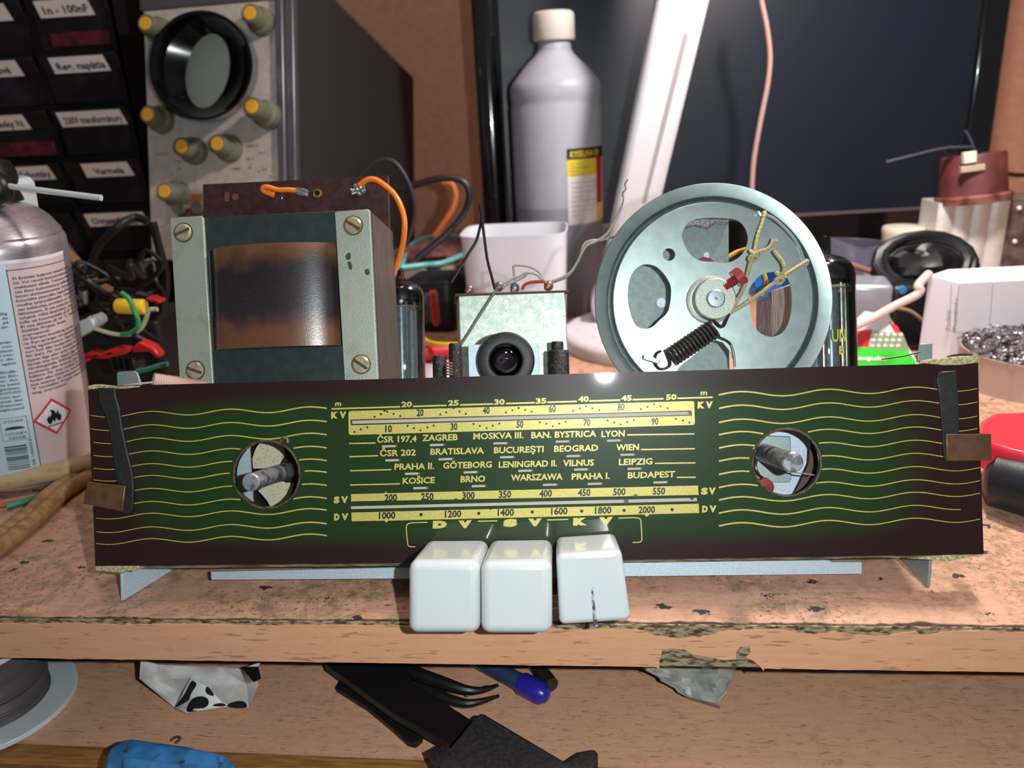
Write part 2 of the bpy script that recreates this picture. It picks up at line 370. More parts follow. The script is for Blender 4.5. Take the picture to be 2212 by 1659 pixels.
# front band: ragged top and bottom, with a piece broken out
chip = [(1425, 1448), (1424, 1432), (1431, 1404), (1450, 1401), (1478, 1403), (1496, 1414), (1530, 1419), (1560, 1426), (1590, 1424), (1590, 1408), (1598, 1398), (1618, 1396), (1622, 1412), (1612, 1420), (1628, 1428), (1642, 1440), (1650, 1450)]
cl = [DF.at(x, y, -.05) for x, y in chip]
def topz(x):
    b = -.16-.08*hn(x, .5, 5)-.07*max(0, hn(x, 2.5, 6))-.05*max(0, hn(x, 7, 8))
    for (c, wd, dp) in ((3.1, 1.5, .38), (7.2, .8, .16), (9.2, 1.2, .2), (11, .4, .15)):   # deeper chips, as far along as the photo shows them
        b -= dp*max(0, 1-((x-c)/wd)**2)*(1 if x < c+wd*.75 else .6)
    return b
up_e = ragged(-75, 75, .10, topz)
lo_e = ragged(-75, 75, .25, lambda x: -DT+.02-.04*max(0, hn(x, 2.2, 9)))
lo_e = [p for p in lo_e if p[0] < cl[0].x or p[0] > cl[-1].x]
i = next(k for k, p in enumerate(lo_e) if p[0] > cl[-1].x)
lo_e = lo_e[:i]+[(p.x, p.z) for p in cl]+lo_e[i:]
mb = MB().slab([up_e+lo_e[::-1]], lambda u, v, k: V((u, -.05 if k == 0 else .06, v)))
mb.build('edge_band', band_m, desk)
mb = MB().box(cl[0].x-.1, cl[-1].x+.1, -.0, .055, -DT+.03, cl[3].z+.1); mb.build('broken_edge_patch', chip_m, desk, label='raw particleboard where the edge band broke off')
mb = MB().slab([ragged(-75, 75, .09, lambda x: -.03-.05*abs(hn(x, 3, 3)))+[(75, -.6), (-75, -.6)]], lambda u, v, k: V((u, .0-.03*hn(u, 5, 4) if k == 0 else .055, v)))
mb.build('exposed_board_strip', chip_m, desk)
# shelf below
SZ = -6.1
def sh(x, y): return V((x, y - x*.018, 0))
mb = MB(); mb.c = 0
for (a, b, z0, z1) in ((0.0, 42, SZ-.9, SZ),):
    mb.hexa([V((-75, a+1.3, z0)), V((75, a-1.3, z0)), V((75, b, z0)), V((-75, b, z0))], [V((-75, a+1.3, z1)), V((75, a-1.3, z1)), V((75, b, z1)), V((-75, b, z1))])
mb.build('shelf', shelf_m, desk)
mb = MB().hexa([V((-75, .3, SZ-3.2)), V((75, -2.3, SZ-3.2)), V((75, -1.35, SZ-3.2)), V((-75, 1.25, SZ-3.2))], [V((-75, .3, SZ-.12)), V((75, -2.3, SZ-.12)), V((75, -1.35, SZ-.12)), V((-75, 1.25, SZ-.12))])
mb.build('shelf_rail', shelfedge_m, desk, bevel=.08)

# ============================================================ the room
def tagS(o): o['kind'] = 'structure'; return o
WALLY = 97
tagS(MB().box(-140, 140, WALLY, WALLY+10, -80, 170).build('wall_back', wall_m))
tagS(MB().box(-140, 140, -60, WALLY, -82, -80).build('floor', mat('dark_brown_floor', (70, 52, 40), .6)))

# ============================================================ the radio
rx = V((.9981, .0235, -.058)).normalized(); ry = V((.058, 0, 1)); ry = (ry-rx*rx.dot(ry)).normalized()
tow = lambda q: CR*q.x+CU*q.y+CF*q.z
RX, RY = tow(rx), tow(ry)
RF = Frame(CC+CF*27, RX, RY, RX.cross(RY))
radio = thing('radio_chassis', 'opened vintage tube radio with green and brown tuning dial, standing on the desk', 'radio', RF)
D = lambda x, y, d=0: RF.at(x, y, d)
# ---- dial glass
dial_o = [(190, 837), (215, 834), (700, 822), (1400, 803), (2040, 785), (2113, 784), (2116, 930), (2125, 1197), (1500, 1207), (900, 1216), (206, 1223)]
hl = circ(576.5, 1025, 71.5, 56); hr = circ(1699, 999, 74, 56)
mb = MB(); pslab(mb, RF, dial_o, 0, .28, (hl, hr))
mb.c = 1; E1, E2 = -.003, -.006
def strip(pts, wd, d=E1, mbx=None):          # printed line of a given width through picture points
    P = [V((a, b)) for a, b in pts]; n = len(P); vs = []
    wl = wd if isinstance(wd, (list, tuple)) else [wd]*n
    for i in range(n):
        t = (P[min(i+1, n-1)]-P[max(i-1, 0)]).normalized(); nn = V((-t.y, t.x))*wl[i]/2
        vs += [D(*(P[i]+nn), d), D(*(P[i]-nn), d)]
    mb.add(vs, [(2*i, 2*i+1, 2*i+3, 2*i+2) for i in range(n-1)])
def Zx(x): return 700+x/2.5136
def Zy(y): return 820+y/2.5136
def quad(pts, d=E1): psheet(mb, RF, [(Zx(a), Zy(b)) for a, b in pts], d)
def zline(x0, y0, x1, y1, wd=2.6): strip([(Zx(x0), Zy(y0)), (Zx(x1), Zy(y1))], wd)
def ztext(t, x0, x1, yb, h, d=E1, bold=.03, sl=-.027): ptext(mb, RF, d, t, Zx(x0), Zx(x1), Zy(yb), h/2.5136, sl, bold)
# waves, left and right
for k in range(11):
    y1 = 780+(350, 450, 547, 645, 740, 828, 925, 1022, 1110, 1212, 1300)[k]/3.4567
    def wl_(x): return y1+.0286*(708-x)-5.0*math.cos(2*math.pi*(x-325)/171)+1.5
    xs = [x for x in [190+i*6 for i in range(87)] if x > 192+15*(y1-835)/387]; seg = []
    for x in xs+[9999]:
        ins = x != 9999 and math.hypot(x-576.5, wl_(x)-1025) < 76
        if x == 9999 or ins:
            if len(seg) > 1:
                strip([(a, wl_(a)) for a in seg], [1.3+1.7*(a-190)/518 for a in seg])
            seg = []
        else: seg.append(x)
    ys = 760+(290, 380, 473, 555, 643, 730, 818, 905, 988, 1075, 1160)[k]/3.0716
    def wr_(x): return ys-5-.0262*(x-1553)-5.8*math.cos(2*math.pi*(x-1600)/187.5)+3.5
    xs = [x for x in [1553+i*6 for i in range(95 if k != 9 else 88)] if x < 2110+12*(ys-785)/412]; seg = []
    for x in xs+[9999]:
        ins = x != 9999 and math.hypot(x-1699, wr_(x)-999) < 77
        if x == 9999 or ins:
            if len(seg) > 1: strip([(a, wr_(a)) for a in seg], [3.4-2.0*(a-1553)/560 for a in seg])
            seg = []
        else: seg.append(x)
# metre scale
for a, b in ((40, 413), (483, 665), (738, 918), (988, 1145), (1212, 1372), (1440, 1608), (1675, 1843), (1918, 2110)):
    zline(a, 159-(a-40)*.0305, b, 159-(b-40)*.0305, 3.4)
for t, c, yb in (('20', 448, 149), ('25', 702, 141), ('30', 952, 136), ('35', 1178, 130), ('40', 1408, 120), ('45', 1642, 115), ('50', 1885, 109)):
    ztext(t, c-29, c+29, yb, 29, bold=.04)
ztext('m', 60, 93, 143, 28, bold=.03); ztext('m', 2044, 2080, 84, 28, bold=.03)
def rrect(c4, r):                              # rounded quad through four corners
    out = []; P = [V(p) for p in c4]
    for i in range(4):
        a, b, c = P[i-1], P[i], P[(i+1) % 4]; u = (a-b).normalized()*r; v = (c-b).normalized()*r
        for k in range(5):
            t = k/4; out.append(tuple((b+u)*(1-t)**2+b*2*t*(1-t)+(b+v)*t*t))
    return out
quad(rrect([(132, 171), (2010, 116), (2014, 246), (134, 301)], 14))
quad([(147, 622), (330, 617), (333, 605), (342, 617), (2030, 575), (2034, 626), (147, 661)])
quad([(148, 722), (2034, 674), (2037, 724), (1768, 731), (1752, 746), (1738, 732), (350, 766), (338, 776), (328, 766), (150, 769)])
# rows of stations
rows = [
 (((136, 347, 280, 344), (1647, 300, 2012, 295)), (('ČSR 197,4', 288, 502, 342), ('ZAGREB', 532, 726, 333), ('MOSKVA III.', 810, 1083, 324), ('BAN. BYSTRICA', 1125, 1478, 318), ('LYON', 1506, 1632, 311)), ((352, 362), (611, 355), (956, 346), (1293, 336), (1573, 331))),
 (((138, 419, 293, 413), (1720, 380, 2014, 375)), (('ČSR 202', 303, 498, 416), ('BRATISLAVA', 577, 868, 408), ('BUCUREŞTI', 922, 1192, 400), ('BEOGRAD', 1249, 1488, 392), ('WIEN', 1586, 1710, 385)), ((368, 438), (658, 432), (992, 421), (1352, 415), (1645, 408))),
 (((142, 495, 366, 489), (1797, 455, 2016, 452)), (('PRAHA II.', 382, 598, 490), ('GÖTEBORG', 646, 911, 483), ('LENINGRAD II.', 948, 1265, 478), ('VILNUS', 1297, 1465, 470), ('LEIPZIG', 1600, 1783, 464)), ((475, 511), (794, 503), (1090, 495), (1394, 488), (1684, 484))),
 (((142, 572, 412, 566), (1916, 531, 2018, 530)), (('KOŠICE', 426, 601, 566), ('BRNO', 741, 875, 557), ('WARSZAWA', 1014, 1295, 549), ('PRAHA I.', 1344, 1551, 543), ('BUDAPEST', 1649, 1905, 536)), ((521, 589), (838, 578), (1225, 571), (1468, 566), (1824, 558)))]
for lines, names, ticks in rows:
    for a, b, c, d_ in lines: zline(a, b, c, d_, 2.8)
    for t, a, b, yb in names: ztext(t, a, b, yb, 34, bold=.028, sl=-.026)
    mb.c = 3
    for cx, cy in ticks: strip([(Zx(cx-36), Zy(cy+1)), (Zx(cx+36), Zy(cy-1))], 4.6)
    mb.c = 4
    for cx, cy in ticks: strip([(Zx(cx+36), Zy(cy-1)), (Zx(cx+46), Zy(cy-1.5))], 4.6)
    mb.c = 1
# band letters
for t, a, b, yb in (('K', 38, 76, 209), ('V', 84, 120, 208), ('K', 2028, 2066, 154), ('V', 2072, 2110, 153), ('S', 52, 84, 669), ('V', 92, 130, 668), ('S', 2046, 2084, 622), ('V', 2088, 2126, 621), ('D', 54, 84, 762), ('V', 94, 132, 761), ('D', 2052, 2084, 719), ('V', 2092, 2130, 718)):
    ztext(t, a, b, yb, 33, bold=.075)
for t, a, b, yb in (('D', 590, 668, 804), ('V', 728, 802, 802), ('S', 972, 1050, 795), ('V', 1108, 1182, 792), ('K', 1352, 1428, 788), ('V', 1492, 1568, 784)):
    ztext(t, a, b, yb, 34, bold=.11)
zline(835, 769, 941, 767, 2.4); zline(1211, 762, 1326, 759, 2.4)
def arc(pts, wd): strip([(Zx(p.x), Zy(p.y)) for p in cr([V((a, b, 0)) for a, b in pts], 6)], wd)
arc([(562, 775), (510, 776), (475, 778), (455, 784), (447, 800), (448, 830), (453, 880), (457, 900), (468, 907), (496, 908)], 2.2)
arc([(1598, 752), (1660, 750), (1700, 751), (1716, 757), (1721, 772), (1723, 810), (1726, 860), (1722, 877), (1708, 883), (1675, 884)], 2.2)
# slots
mb.c = 2
quad([(144, 217), (1996, 168), (1998, 196), (146, 248)], E2)
strip([(Zx(147), Zy(686)), (Zx(2026), Zy(640))], 1.6, E1)
mb.c = 3
quad([(152, 223), (1988, 174), (1990, 190), (153, 241)], -.009)
quad([(147, 688), (2024, 642), (2025, 660), (147, 703)], E1)
mb.c = 4
quad([(1974, 174), (1989, 173), (1990, 190), (1982, 190)], -.012)
quad([(1626, 652), (1652, 651), (1654, 669), (1630, 670)], E2)
mb.c = 2
quad([(1982, 643), (2010, 643), (1998, 655)], E2)
quad([(702, 654), (716, 643), (732, 653)], E2); quad([(1676, 631), (1690, 621), (1708, 630)], E2)
quad([(316, 166), (342, 165), (328, 176)], E2); quad([(694, 155), (712, 154), (703, 162)], E2); quad([(888, 698), (918, 697), (903, 709)], E2)
for t, c, yb in (('20', 521, 198), ('40', 880, 186), ('60', 1239, 177), ('80', 1612, 167), ('10', 350, 285), ('30', 705, 274), ('50', 1063, 261), ('70', 1427, 252), ('90', 1796, 245)):
    ztext(t, c-19, c+19, yb, 38, E2, .035)
for t, c, yb in (('200', 362, 660), ('250', 560, 654), ('300', 784, 648), ('350', 982, 642), ('400', 1203, 637), ('450', 1412, 632), ('500', 1603, 628), ('550', 1818, 624)):
    ztext(t, c-34, c+34, yb, 38, E2, .035)
for t, c, yb in (('1000', 342, 756), ('1200', 700, 748), ('1400', 986, 740), ('1600', 1277, 733), ('1800', 1515, 728), ('2000', 1752, 725)):
    ztext(t, c-45, c+45, yb, 37, E2, .035)
dots = [(533, 392), (600, 366), (665, 340), (733, 361), (803, 384), (1225, 368), (1288, 346), (1428, 338), (1495, 360), (1918, 346), (1986, 322), (2051, 298), (322, 552), (387, 524), (455, 503), (880, 489), (947, 512), (1016, 535), (1089, 503), (1155, 486), (1575, 468), (1642, 487), (1713, 511), (1778, 485), (1847, 464)]
dots = [(700+x/4.88, 820+y/4.88) for x, y in dots]+[(1120+x/4.8087, 820+y/4.8087) for x, y in [(3, 296), (70, 316), (137, 332), (568, 324), (637, 299), (701, 277), (768, 299), (839, 316), (1271, 307), (1340, 283), (1408, 257), (1476, 279), (1548, 297), (222, 444), (290, 459), (358, 485), (423, 457), (489, 437), (926, 425), (994, 445), (1060, 467), (1130, 440), (1198, 420), (1635, 407), (1709, 425), (1775, 447)]]
for x, y in dots: psheet(mb, RF, circ(x, y, 2.3, 10), E2)
for x, y in ((526, 733), (840, 726), (1130, 719), (1399, 714), (1629, 710), (1890, 706)): psheet(mb, RF, circ(Zx(x), Zy(y), 3.6, 12), E2)
mb.build('dial_glass', [dial_m, gold, ink, slotc, slotd], radio, ang=30)
# second, clear strip showing under the dial, residue, felt
mb = MB(); pslab(mb, RF, [(212, 1180), (2030, 1150), (2030, 1203), (1500, 1213), (900, 1222), (212, 1229)], .30, .55)
mb.build('backing_plate', mat('edge_of_backing_glass', (128, 122, 92), .3, c2=(70, 64, 50), ns=3, st=(.4, 1, 5), coat=.4), radio)
for pts_, a_, b_ in (([(204, 1221), (262, 1220), (300, 1222), (306, 1228), (290, 1235), (272, 1233), (262, 1239), (240, 1236), (206, 1233)], .0, .5),
 ([(2040, 1199), (2124, 1197), (2124, 1200), (2080, 1205), (2052, 1213), (2030, 1211), (1960, 1206)], .02, .5),
 ([(188, 842), (190, 833), (205, 830), (235, 833), (262, 834), (300, 833), (303, 836), (270, 840), (215, 840)], -.02, .4),
 ([(1999, 785), (2003, 778), (2030, 774), (2075, 769), (2110, 768), (2119, 775), (2116, 783), (2080, 788), (2040, 789)], -.04, .5)):
    mb = MB(); pslab(mb, RF, pts_, a_, b_); mb.build('glue_residue', felt, radio, bevel=.04)
mb = MB(); pslab(mb, RF, [(2054, 777), (2062, 768), (2075, 764), (2100, 765), (2106, 776)], .1, .6); mb.build('foam_scrap', rubber, radio)
# rubber strips and spring clips holding the glass
mb = MB(); pslab(mb, RF, [(211, 838), (247, 838), (249, 856), (256, 880), (264, 930), (276, 985), (285, 1020), (288, 1060), (285, 1105), (276, 1112), (262, 1108), (258, 1060), (252, 1040), (243, 985), (236, 930), (226, 898), (212, 862)], -.14, -.01)
mb.build('rubber_strip', rubber, radio, bevel=.03)
mb = MB(); pslab(mb, RF, [(2026, 806), (2040, 802), (2066, 800), (2070, 850), (2073, 922), (2063, 995), (2040, 994), (2036, 930), (2030, 860), (2024, 820)], -.1, -.01)
mb.build('rubber_strip', rubber, radio, bevel=.03)
mb = MB(); pslab(mb, RF, [(188, 1040), (270.5, 1050.5), (264.7, 1106), (179, 1088)], -.24, -.16)
mb.hexa(pxs(RF, [(189, 1041), (195, 1041), (186, 1090), (180, 1089)], -.16), [p+V((-.05, 1.2, 0)) for p in pxs(RF, [(189, 1041), (195, 1041), (186, 1090), (180, 1089)], -.16)])
mb.build('spring_clip', copper, radio, bevel=.03)
mb = MB(); pslab(mb, RF, [(2044, 938), (2142, 937), (2143, 995), (2045, 996)], -.22, -.12)
mb.hexa(pxs(RF, [(2134, 938), (2141, 938), (2142, 994), (2135, 994)], -.12), [p+V((.02, 1.2, 0)) for p in pxs(RF, [(2134, 938), (2141, 938), (2142, 994), (2135, 994)], -.12)])
mb.build('spring_clip', copper, radio, bevel=.03)
# hole rims with gummy edges
gb_m = mat('dusty_brown_glue', (96, 82, 58), .5, c2=(60, 48, 36), ns=12)
for cx, cy, rp in ((576.5, 1025, 71.5), (1699, 999, 74)):
    c = D(cx, cy, 0); r = (D(cx+rp, cy, 0)-c).length; n = 60
    pts = [c+V((math.cos(2*math.pi*i/n)*(r+.02*mnoise.noise(V((i*.7, cx, 0)))), -.01, math.sin(2*math.pi*i/n)*(r+.02*mnoise.noise(V((i*.9, cy, 1)))))) for i in range(n+1)]
    MB().tube(pts, .045, 6, False).build('hole_edge', gb_m, radio)
MB().tube(cr([D(606, 955, -.06), D(612, 946, -.08), D(619, 947, -.06), D(622, 956, -.04)], 4), .07, 6).build('glue_bead', gb_m, radio)

# ---- chassis
mb = MB(); mb.box(-14.9, 14.9, .56, 14, -1.62, -1.5); mb.box(-14.6, 14.2, 13.9, 14, -2.42, -1.5)  # unseen top plate extended forward to block light leaking under the dial
hLc = D(590, 1022, 2.4); hRc = D(1680, 992, 2.4)
def hol(c, r, n=28): return [(c.x+r*math.cos(2*math.pi*i/n), c.z+r*math.sin(2*math.pi*i/n)) for i in range(n)]
mb.slab([[(-13.9, -1.6), (13.6, -1.6), (13.6, -5.6), (6, -6.0), (-6, -6.0), (-13.9, -5.6)], hol(V((hLc.x+.35, 0, hLc.z)), 1.9)], lambda u, v, k: V((u, 2.4+.1*k, v)))
mb.build('chassis', zinc_pale, radio)
mb = MB(); pslab(mb, RF, [(455, 1235), (860, 1226), (1360, 1215), (1790, 1210), (1797, 1214), (1862, 1214), (1862, 1240), (1400, 1245), (900, 1250), (456, 1253)], 1.0, 1.15)
mb.build('front_rail', zinc_pale, radio, bevel=.03)
# tips of the two feet stand on the desk
def foot(tip, top, topc, back, nm):
    t = RF.loc(G(*tip)+V((0, 0, .02))); b = RF.loc(G(*back)+V((0, 0, .05)))
    a = D(topc[0], topc[1], t.y); a = V((a.x, t.y, -6.0)); bb = V((b.x, b.y, -6.0))
    th = V((.10, 0, 0))
    return MB().hexa([t, a, bb, b], [t+th, a+th, bb+th, b+th]).build('foot', nm, radio, bevel=.02)
foot((261, 1299), None, (258, 1238), (366, 1236), zinc_pale)
foot((2003, 1269), None, (2011, 1205), (1940, 1206), zinc)
# tabs above the dial ends
mb = MB(); pslab(mb, RF, [(252, 806), (256, 803), (290, 801), (296, 806), (306, 836), (253, 836)], 1.0, 1.12); mb.build('mounting_tab', zinc, radio, bevel=.02)
mb = MB(); pslab(mb, RF, [(1987, 743), (2015, 742), (2014, 782), (1982, 782), (1984, 765)], 1.2, 1.32)
mb.build('mounting_tab', zinc, radio, bevel=.02)
mb = MB().tube(cr([D(1905, 776, 1.1), D(1950, 769, 1.1), D(1988, 760, 1.1)], 5), .03, 6); mb.build('thin_wire', wire_blk, radio)
# ribbed sleeve at left
mb = MB(); P0, P1 = D(330, 822, 1.6), D(470, 842, 3.0); n = 30; pr = []
L_ = (P1-P0).length
for i in range(n*2+1): pr.append((.26+(.06 if i % 2 else 0), L_*i/(n*2)))
mb.lathe([(0, 0)]+pr+[(0, L_)], P0, P1-P0, 20); mb.build('ribbed_sleeve', pinkribb, radio)
mb = MB().tube(cr([D(265, 834, .9), D(300, 829, 1.0), D(330, 826, 1.4)], 4), .04, 6); mb.build('thin_wire', wire_gry, radio)

# ---- mains transformer
d0 = 3.0
mb = MB(); pslab(mb, RF, [(425, 468), (798, 452), (818, 840), (450, 845)], d0+.15, d0+.18)
tz = D(600, 458, d0).z
def q3(px, d): p = D(px[0], px[1], d0+.15); return V((p.x, d, p.z))
a = [(380, 472), (797, 452), (819, 846), (397, 850)]
mb = MB(); mb.hexa([q3(p, d0+.16) for p in a], [q3(p, d0+4.6) for p in a])
# window round the coil is built from four bars in front
tr = mb.build('transformer', lam_m, radio, bevel=.03)
co = [(376, 472), (799, 453), (819, 846), (396, 850)]; wi = [(452, 541), (729, 528), (742, 746), (462, 757)]
mb = MB(); pslab(mb, RF, co, d0-.25, d0+.15, (wi,)); mb.build('core_front', core_m, tr, bevel=.02)
mb = MB(); n = 24
TL, TR, BR, BL = [V(p) for p in ((459, 541), (728, 527), (738, 746), (466, 757))]
rows_ = []
for j in range(7):
    v = j/6
    for i in range(n+1):
        u = i/n; dd = d0-.15-.85*(max(0, math.sin(math.pi*u)))**.55
        a_ = TL.lerp(TR, u); b_ = BL.lerp(BR, u); pp = a_.lerp(b_, v); q = D(pp.x, pp.y, d0-.1); rows_.append(V((q.x, dd, q.z)))
mb.add(rows_, [(j*(n+1)+i, j*(n+1)+i+1, (j+1)*(n+1)+i+1, (j+1)*(n+1)+i) for j in range(6) for i in range(n)])
top_ = [rows_[i] for i in range(n+1)]; bot_ = [rows_[6*(n+1)+i] for i in range(n+1)]
for ln in (top_, bot_): mb.add(ln+[V((p.x, d0+.1, p.z)) for p in ln], [(i, i+1, n+2+i, n+1+i) for i in range(n)])
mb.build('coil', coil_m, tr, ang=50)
def bracket(pts):
    mb = MB(); pslab(mb, RF, pts, d0-.42, d0-.26); return mb.build('bracket', brack, tr, bevel=.05, seg=3)
b1 = bracket([(367, 473), (372, 469), (434, 466), (439, 470), (462, 850), (390, 850)])
b2 = bracket([(723, 460), (728, 456), (794, 451), (799, 455), (819, 850), (746, 850)])
def screw(cx, cy, ang, parent, d, r=.34, m=screw_m):
    c = D(cx, cy, d); mb = MB().lathe([(0, -.12), (r*.8, -.11), (r, -.04), (r, .02)], c, (0, 1, 0), 28)
    a = math.radians(ang); u = V((math.cos(a), 0, math.sin(a))); w_ = V((-u.z, 0, u.x))*.055
    y = V((0, -.125, 0)); e = u*r*.93; mb.c = 1
    mb.hexa([c+y-e-w_, c+y+e-w_, c+y+e+w_, c+y-e+w_], [p+V((0, .03, 0)) for p in (c+y-e-w_, c+y+e-w_, c+y+e+w_, c+y-e+w_)])
    mb.c = 2; mb.lathe([(r, -.01), (r*1.14, -.01), (r*1.14, .02)], c, (0, 1, 0), 28)
    mb.build('screw', [m, rust_m, copper], parent)
for cx, cy, a_ in ((396, 502, 22), (763, 487, -32), (422, 800, -20), (780, 787, -35)): screw(cx, cy, a_, tr, d0-.44)
def inkstain(mb, pts, d): psheet(mb, RF, pts, d)
mb = MB(); inkstain(mb, [(448+305, 545), (757, 547), (758, 556), (754, 562), (748, 560), (746, 552)], d0-.424)
inkstain(mb, [(750, 566), (757, 564), (761, 575), (760, 583), (754, 581)], d0-.424); inkstain(mb, [(787, 583), (796, 580), (799, 590), (795, 595), (789, 592)], d0-.424)
mb.build('ink_marks', mat('green_ink', (50, 66, 50), .7), tr)
db = d0+4.7
mb = MB(); pslab(mb, RF, [(438, 398), (839, 379.5), (842, 533), (846, 640), (440, 640)], db, db+.18)
tb = mb.build('terminal_board', board_m, tr, bevel=.02)
ws = (db-0)
mb = MB().tube(cr([D(592, 422, db-.15), D(572, 414, db-.25), D(567, 407, db-.35), D(577, 404, db-.4), D(600, 410, db-.4), D(622, 410, db-.4), D(646, 412, db-.35)], 8), .115, 12)
mb.build('orange_wire', orange_m, tr)
mb = MB().tube(cr([D(776, 400, db-.35), D(790, 390, db-.45), D(805, 387, db-.5), D(822, 394, db-.5), D(850, 418, db-.5), D(868, 452, db-.5), D(874, 490, db-.4), D(866, 545, db+.2), D(848, 600, db+.6), D(838, 640, db+.8)], 10), .125, 12)
mb.build('orange_wire', orange_m, tr)
mb = MB(); pslab(mb, RF, [(640, 404), (655, 406), (664, 410), (662, 423), (650, 422), (639, 419)], db-.5, db-.3)
mb.tube([D(610, 419, db-.3), D(609, 431, db-.3)], .03, 6)
mb.build('solder_lug', solder, tr, bevel=.05)
mb = MB()
for (x, y, s_) in ((772, 408, .2), (779, 404, .22), (768, 403, .12), (776, 417, .14), (762, 413, .1), (783, 412, .15)): mb.ball(D(x, y, db-.2), s_, 7)
mb.tube([D(775, 410, db-.25), D(757, 409, db-.4)], .045, 6); mb.tube([D(775, 414, db-.25), D(760, 419, db-.35)], .04, 6)
mb.build('solder_lug', solder, tr)
mb = MB().lathe([(.12, -.03), (.14, -.08), (.19, -.07), (.21, 0)], D(686, 418, db), (0, 1, 0), 20); mb.build('brass_eyelet', mat('brass', (190, 150, 60), .35, .8), tr)
mb = MB(); psheet(mb, RF, circ(686, 418, 6.5, 16), db-.01); mb.build('eyelet_hole', black, tr)
mb = MB(); pslab(mb, RF, [(485, 416), (494, 415), (494, 435), (486, 436)], db-.02, db+.01); pslab(mb, RF, circ(508, 425, 7, 14), db-.02, db+.01); mb.build('rivet', mat('dull_rivet', (110, 76, 60), .5, .3), tr)

# ---- tubes
def tube_valve(px, pytop, pynip, d, r, zb=-1.5, name='vacuum_tube'):
    ax_ = D(px, pytop, d); zt = ax_.z; zn = D(px, pynip, d).z; cx, cy = ax_.x, d
    c = (cx, cy, 0)
    prof = [(r*.96, zb), (r, zb+.3), (r, zt-r*.75), (r*.97, zt-r*.52), (r*.86, zt-r*.3), (r*.66, zt-r*.13), (r*.4, zt-.03), (r*.2, zt+.06), (.13, zt+.18), (.12, zn-.12), (.05, zn), (0, zn+.01)]
    env = MB().lathe(prof, c, (0, 0, 1), 40).build(name, glass, radio, ang=80)
    MB().lathe([(q*.97, h) for q, h in ((r, zt-r*.95), (r, zt-r*.75), (r*.97, zt-r*.52), (r*.86, zt-r*.3), (r*.66, zt-r*.13), (r*.4, zt-.03), (r*.12, zt+.02))], c, (0, 0, 1), 40).build('getter', getter, env, ang=80)
    an = MB(); z1 = zt-r*1.25; z0 = zb+.4
    an.lathe([(0, z1), (r*.62, z1), (r*.62, z0), (0, z0)], c, (0, 0, 1), 24, sx=.62)
    an.box(cx-r*.78, cx+r*.78, cy-.03, cy+.03, z0, z1-.1); an.build('anode', anode, env, bevel=.02)
    rd = MB()
    for k, (ox, oy) in enumerate(((-.35, -.6), (.3, -.62), (.6, -.2), (-.68, -.1), (.05, .55))): rd.tube([V((cx+ox*r, cy+oy*r, zb+.1)), V((cx+ox*r, cy+oy*r, z1+.25))], .045, 6)
    rd.build('support_rod', screw_m, env)
    MB().lathe([(0, z1), (r*.86, z1), (r*.86, z1+.05), (0, z1+.05)], c, (0, 0, 1), 28).lathe([(0, z0), (r*.86, z0), (r*.86, z0+.05), (0, z0+.05)], c, (0, 0, 1), 28).build('mica_disc', mat('mica', (150, 150, 140), .3, .1), env)
    MB().lathe([(0, zb-.05), (r*1.1, zb-.05), (r*1.1, zb+.28), (r*.9, zb+.34), (0, zb+.34)], c, (0, 0, 1), 28).build('tube_socket', black, env)
    return env, c, r
tube_valve(868, 607, 579, 9.4, 1.03)
e2, c2_, r2_ = tube_valve(1783, 553, 508, 8.0, 1.22)
mb = MB()
ylw = mat('yellow_tube_print', (170, 172, 70), .6)
def cylfn(c, r, pxl, pyb, d, hgt, wid):
    q = D(pxl, pyb, d); a0 = math.asin(max(-1, min(1, (q.x-c[0])/r)))
    return lambda u, v: V((c[0]+(r+.015)*math.sin(a0+wid*u), c[1]-(r+.015)*math.cos(a0+wid*u), q.z+hgt*v))
text(mb, 'UN', cylfn(c2_, r2_, 1797, 738, 6.8, .55, .5), .02)
text(mb, 'B', cylfn(c2_, r2_, 1812, 765, 6.8, .35, .2), .04)
mb.build('printed_mark', ylw, e2)

# ---- square can with wires
dc = 5.0
mb = MB(); f = [(990, 636), (1221, 628), (1231, 840), (996, 845)]
fa = [D(x, y, dc) for x, y in f]; fb = [p+V((-.42, 2.6, 0)) for p in fa]
can = mb.hexa(fa, fb).build('coil_can', cansteel, radio, bevel=.05)
top4 = [D(983, 640, dc-.15), D(1229, 631, dc-.15), D(1229, 626.5, dc-.15), D(983, 634.5, dc-.15)]
MB().hexa(top4, [p+V((-.45, 3.0, 0)) for p in top4]).build('can_lid', rust_m, can, bevel=.02)
pm = mat('copper_solder', (170, 110, 90), .4, .6, c2=(120, 110, 100), ns=9)
mb = MB()
for k, (x, y) in enumerate(((1014, 622), (1078, 615), (1112, 618), (1185, 613))):
    mb = MB(); mb.ball(D(x, y+4, dc+.3), .2, 8, (1, 1, 1.1)); mb.tube([D(x, y+12, dc+.3), D(x+3, y-6, dc+.3)], .06, 6); mb.ball(D(x-3, y+8, dc+.25), .14, 7)
    mb.build('terminal', pm if k in (0, 3) else solder, can)
def wire(pts, d, r, m, name='wire', par=None, n=8):
    P = []
    for p in pts: P.append(D(p[0], p[1], p[2] if len(p) > 2 else d))
    return MB().tube(cr(P, n), r, 8).build(name, m, par or can)
wire([(1080, 612), (1068, 632), (1040, 675), (1015, 715), (995, 745)], 4.6, .055, wire_grn)
wire([(1112, 612), (1110, 586), (1109, 576), (1120, 573), (1146, 577), (1164, 588), (1174, 604), (1182, 614)], dc+.2, .05, wire_gry)
wire([(1080, 616), (1098, 608), (1108, 602), (1128, 595), (1133, 590), (1150, 590), (1160, 594), (1172, 604)], dc+.15, .05, wire_gry)
wire([(1086, 622), (1096, 615), (1112, 608), (1130, 599), (1136, 594), (1140, 588)], dc+.1, .05, wire_gry)
